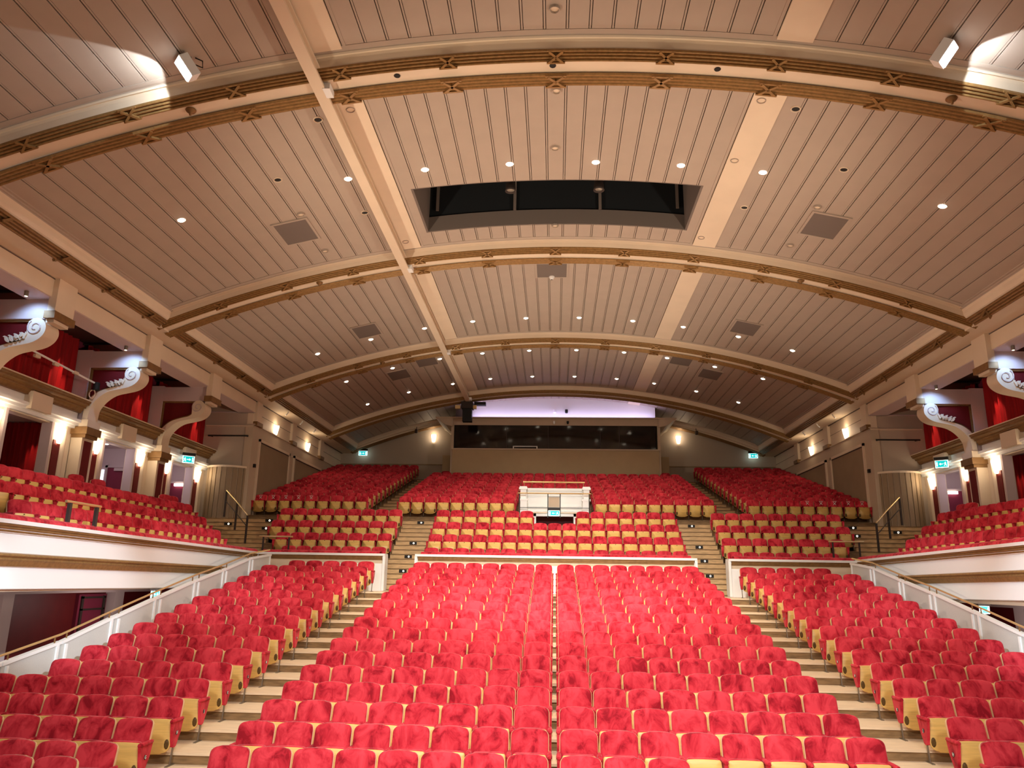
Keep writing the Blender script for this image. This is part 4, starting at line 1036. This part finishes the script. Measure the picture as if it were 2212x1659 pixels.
# ------------------------------------------------------------------ entrance (vomitory) in the middle of the balcony
v = thing('entrance_surround', 'white moulded entrance surround sunk in the centre of the balcony seats', 'entrance', (0, 30.4, 1.7+H))
MB().box(-1.25, 1.25, 31.6, 31.75, 1.7+H, 3.66+H).build('back_wall', 'white', v)
MB().box(-1.3, 1.3, 31.5, 31.8, 3.62+H, 3.72+H).build('top_cap', 'white', v)
for z in (3.42, 2.98, 2.80): MB().box(-1.1, 1.1, 31.54, 31.6, z+H, z+.05+H).build('moulding', 'white', v)
for s in (-1, 1):
    MB().box(*sorted((s*1.08, s*1.34)), 30.05, 31.8, 1.7+H, 3.10+H).build('side_wall', 'white', v)
    b = MB(); b.box(*sorted((s*1.12, s*1.34)), 30.1, 30.5, 3.10+H, 3.50+H); b.box(*sorted((s*1.07, s*1.39)), 30.05, 30.55, 3.50+H, 3.58+H); b.box(*sorted((s*1.09, s*1.37)), 30.07, 30.53, 3.58+H, 3.62+H); b.box(*sorted((s*1.05, s*1.38)), 30.04, 30.55, 3.06+H, 3.14+H)
    b.build('pedestal', 'white', v)
    MB().box(*sorted((s*1.1, s*1.3)), 30.5, 31.7, 3.10+H, 3.62+H).build('stepped_cheek', 'white', v)
    MB().box(*sorted((s*.72, s*1.1)), 29.98, 30.1, 1.5+H, 2.60+H).build('door_pier', 'white', v)
MB().box(-1.1, 1.1, 29.98, 30.1, 2.46+H, 2.62+H).build('lintel', 'white', v)
MB().box(-1.1, 1.1, 29.93, 30.1, 2.57+H, 2.62+H).build('lintel_mould', 'cream', v)
MB().box(-1.1, 1.1, 30.1, 31.6, 2.55+H, 2.64+H).build('landing', 'white', v)
MB().box(-.72, .72, 30.9, 31.0, 1.2+H, 2.55+H).build('dark_passage', 'maroon', v)
g = thing('entrance_rail', 'brass and black railing across the front of the entrance surround', 'railing', (0, 29.9, 1.7+H))
MB().tube([(-1.43, 29.85, 3.325+H), (1.39, 29.85, 3.325+H)], .024, 8).build('brass_rail', 'brass', g)
for x in (-1.36, -.265, .205, 1.32): MB().box(x-.018, x+.018, 29.84, 29.87, (1.72 if abs(x) > 1 else 2.40)+H, 3.31+H).build('post', 'black', g)
for z in (2.775,): MB().box(-1.36, 1.32, 29.845, 29.865, z-.01+H, z+.01+H).build('bar', 'black', g)
MB().box(-.265, .205, 29.845, 29.865, 3.19+H, 3.205+H).build('bar', 'black', g)
MB().box(-.24, .18, 29.87, 29.885, 2.80+H, 3.185+H).build('sign_board', 'cream2', g)
g = thing('upper_rail', 'brass rail standing on the pedestals above the entrance surround', 'railing', (0, 30.2, 3.6+H))
MB().tube([(-1.25, 30.25, 3.81+H), (1.17, 30.25, 3.81+H)], .028, 8).build('rail', 'brass', g)
for x in (-1.2, 1.12): MB().box(x-.012, x+.012, 30.24, 30.26, 3.62+H, 3.8+H).build('post', 'bronze', g)

# ------------------------------------------------------------------ exit signs
def exit_sign(lab, loc, w_, h_, rz=0, arrow=-1, grp='green exit signs', box=True):
    t = thing('exit_sign', lab, 'sign', loc, grp, rz)
    if box: MB().box(-w_/2-.02, w_/2+.02, -.06, .04, h_/2+.02, h_/2+.12).build('housing', 'black', t, off=(0, 0, 0))
    MB().box(-w_/2, w_/2, -.02, .02, -h_/2, h_/2).build('lit_panel', 'exitw', t, off=(0, 0, 0))
    MB().box(-w_/2*.9, w_/2*.9, -.026, -.02, -h_/2*.84, h_/2*.9).build('green_field', 'exit', t, off=(0, 0, 0))
    y = -.030; k = h_/2; p = MB()
    def B(x0, x1, z0, z1): p.box(min(x0, x1), max(x0, x1), y, y+.006, z0, z1)
    a = arrow
    # arrow in the middle, running figure at one side, doorway at the other
    B(-.16*w_, .10*w_, -.10*k, .08*k)
    p.prism([(a*.20*w_, 0), (a*.06*w_, .34*k), (a*.06*w_, -.34*k)], 'y', y, y+.006)
    fx = -a*.30*w_
    p.lathe([(.10*k, 0), (.001, .001)], (fx, y, .46*k), 8, xf=Matrix.Rotation(math.pi/2, 4, 'X'))
    p.prism([(fx-.03*w_, .32*k), (fx+.05*w_, .32*k), (fx+.03*w_, -.10*k), (fx-.05*w_, -.10*k)], 'y', y, y+.006)
    p.prism([(fx, -.08*k), (fx+.05*w_, -.08*k), (fx+.10*w_, -.6*k), (fx+.06*w_, -.6*k)], 'y', y, y+.006)
    p.prism([(fx-.04*w_, -.08*k), (fx, -.08*k), (fx-.08*w_, -.55*k), (fx-.12*w_, -.5*k)], 'y', y, y+.006)
    p.prism([(fx-.14*w_, .14*k), (fx-.03*w_, .30*k), (fx-.03*w_, .20*k), (fx-.13*w_, .05*k)], 'y', y, y+.006)
    B(a*.30*w_, a*.40*w_, -.6*k, .6*k)
    p.build('pictogram', 'exitw', t, off=(0, 0, 0))
    return t
exit_sign('green running-man exit sign hung in front of the entrance surround', (-.03, 29.80, 2.565+H), .44, .19, arrow=-1)
exit_sign('green exit sign with arrow on the back wall, left of the booth', (-11.1, 43.6, 7.06+H), .50, .26, arrow=1)
exit_sign('green exit sign with arrow on the back wall, right of the booth', (11.15, 43.6, 7.08+H), .50, .26, arrow=-1)
exit_sign('green exit sign angled below the keystone of the farthest left bay', (-13.80, 28.1, 4.26+H), .42, .26, math.radians(38), 1)
exit_sign('green exit sign angled below the keystone of the farthest right bay', (13.80, 28.1, 4.32+H), .42, .26, math.radians(-38), -1)
exit_sign('green exit sign just above the left handrail, below the balcony', (-11.6, 22.60, -.53+H), .24, .2, math.radians(20), -1)
exit_sign('green exit sign just above the right handrail, below the balcony', (11.6, 22.30, -.53+H), .24, .2, math.radians(-20), 1)
for s in (-1, 1):
    for j in range(5):
        x = s*(7.87+(8-j)*.53)
        t = thing('cross_marker', 'white cross marker on %s-block seat below acoustic panel, %s from the wall' % ('left' if s < 0 else 'right', ordn[j]), 'marker', (x, uy(0)-.12, uf(0)+.76), 'white cross markers on balcony seats')
        m = MB()
        for q in (-1, 1):
            m.prism([(-.05, -q*.05-.012), (-.05, -q*.05+.012), (.05, q*.05+.012), (.05, q*.05-.012)], 'y', -.016, -.010)
        m.build('cross', 'letter', t, off=(0, 0, 0))
        MB().box(-.075, .075, -.016, -.010, .075, .088).build('tape', 'letter', t, off=(0, 0, 0))
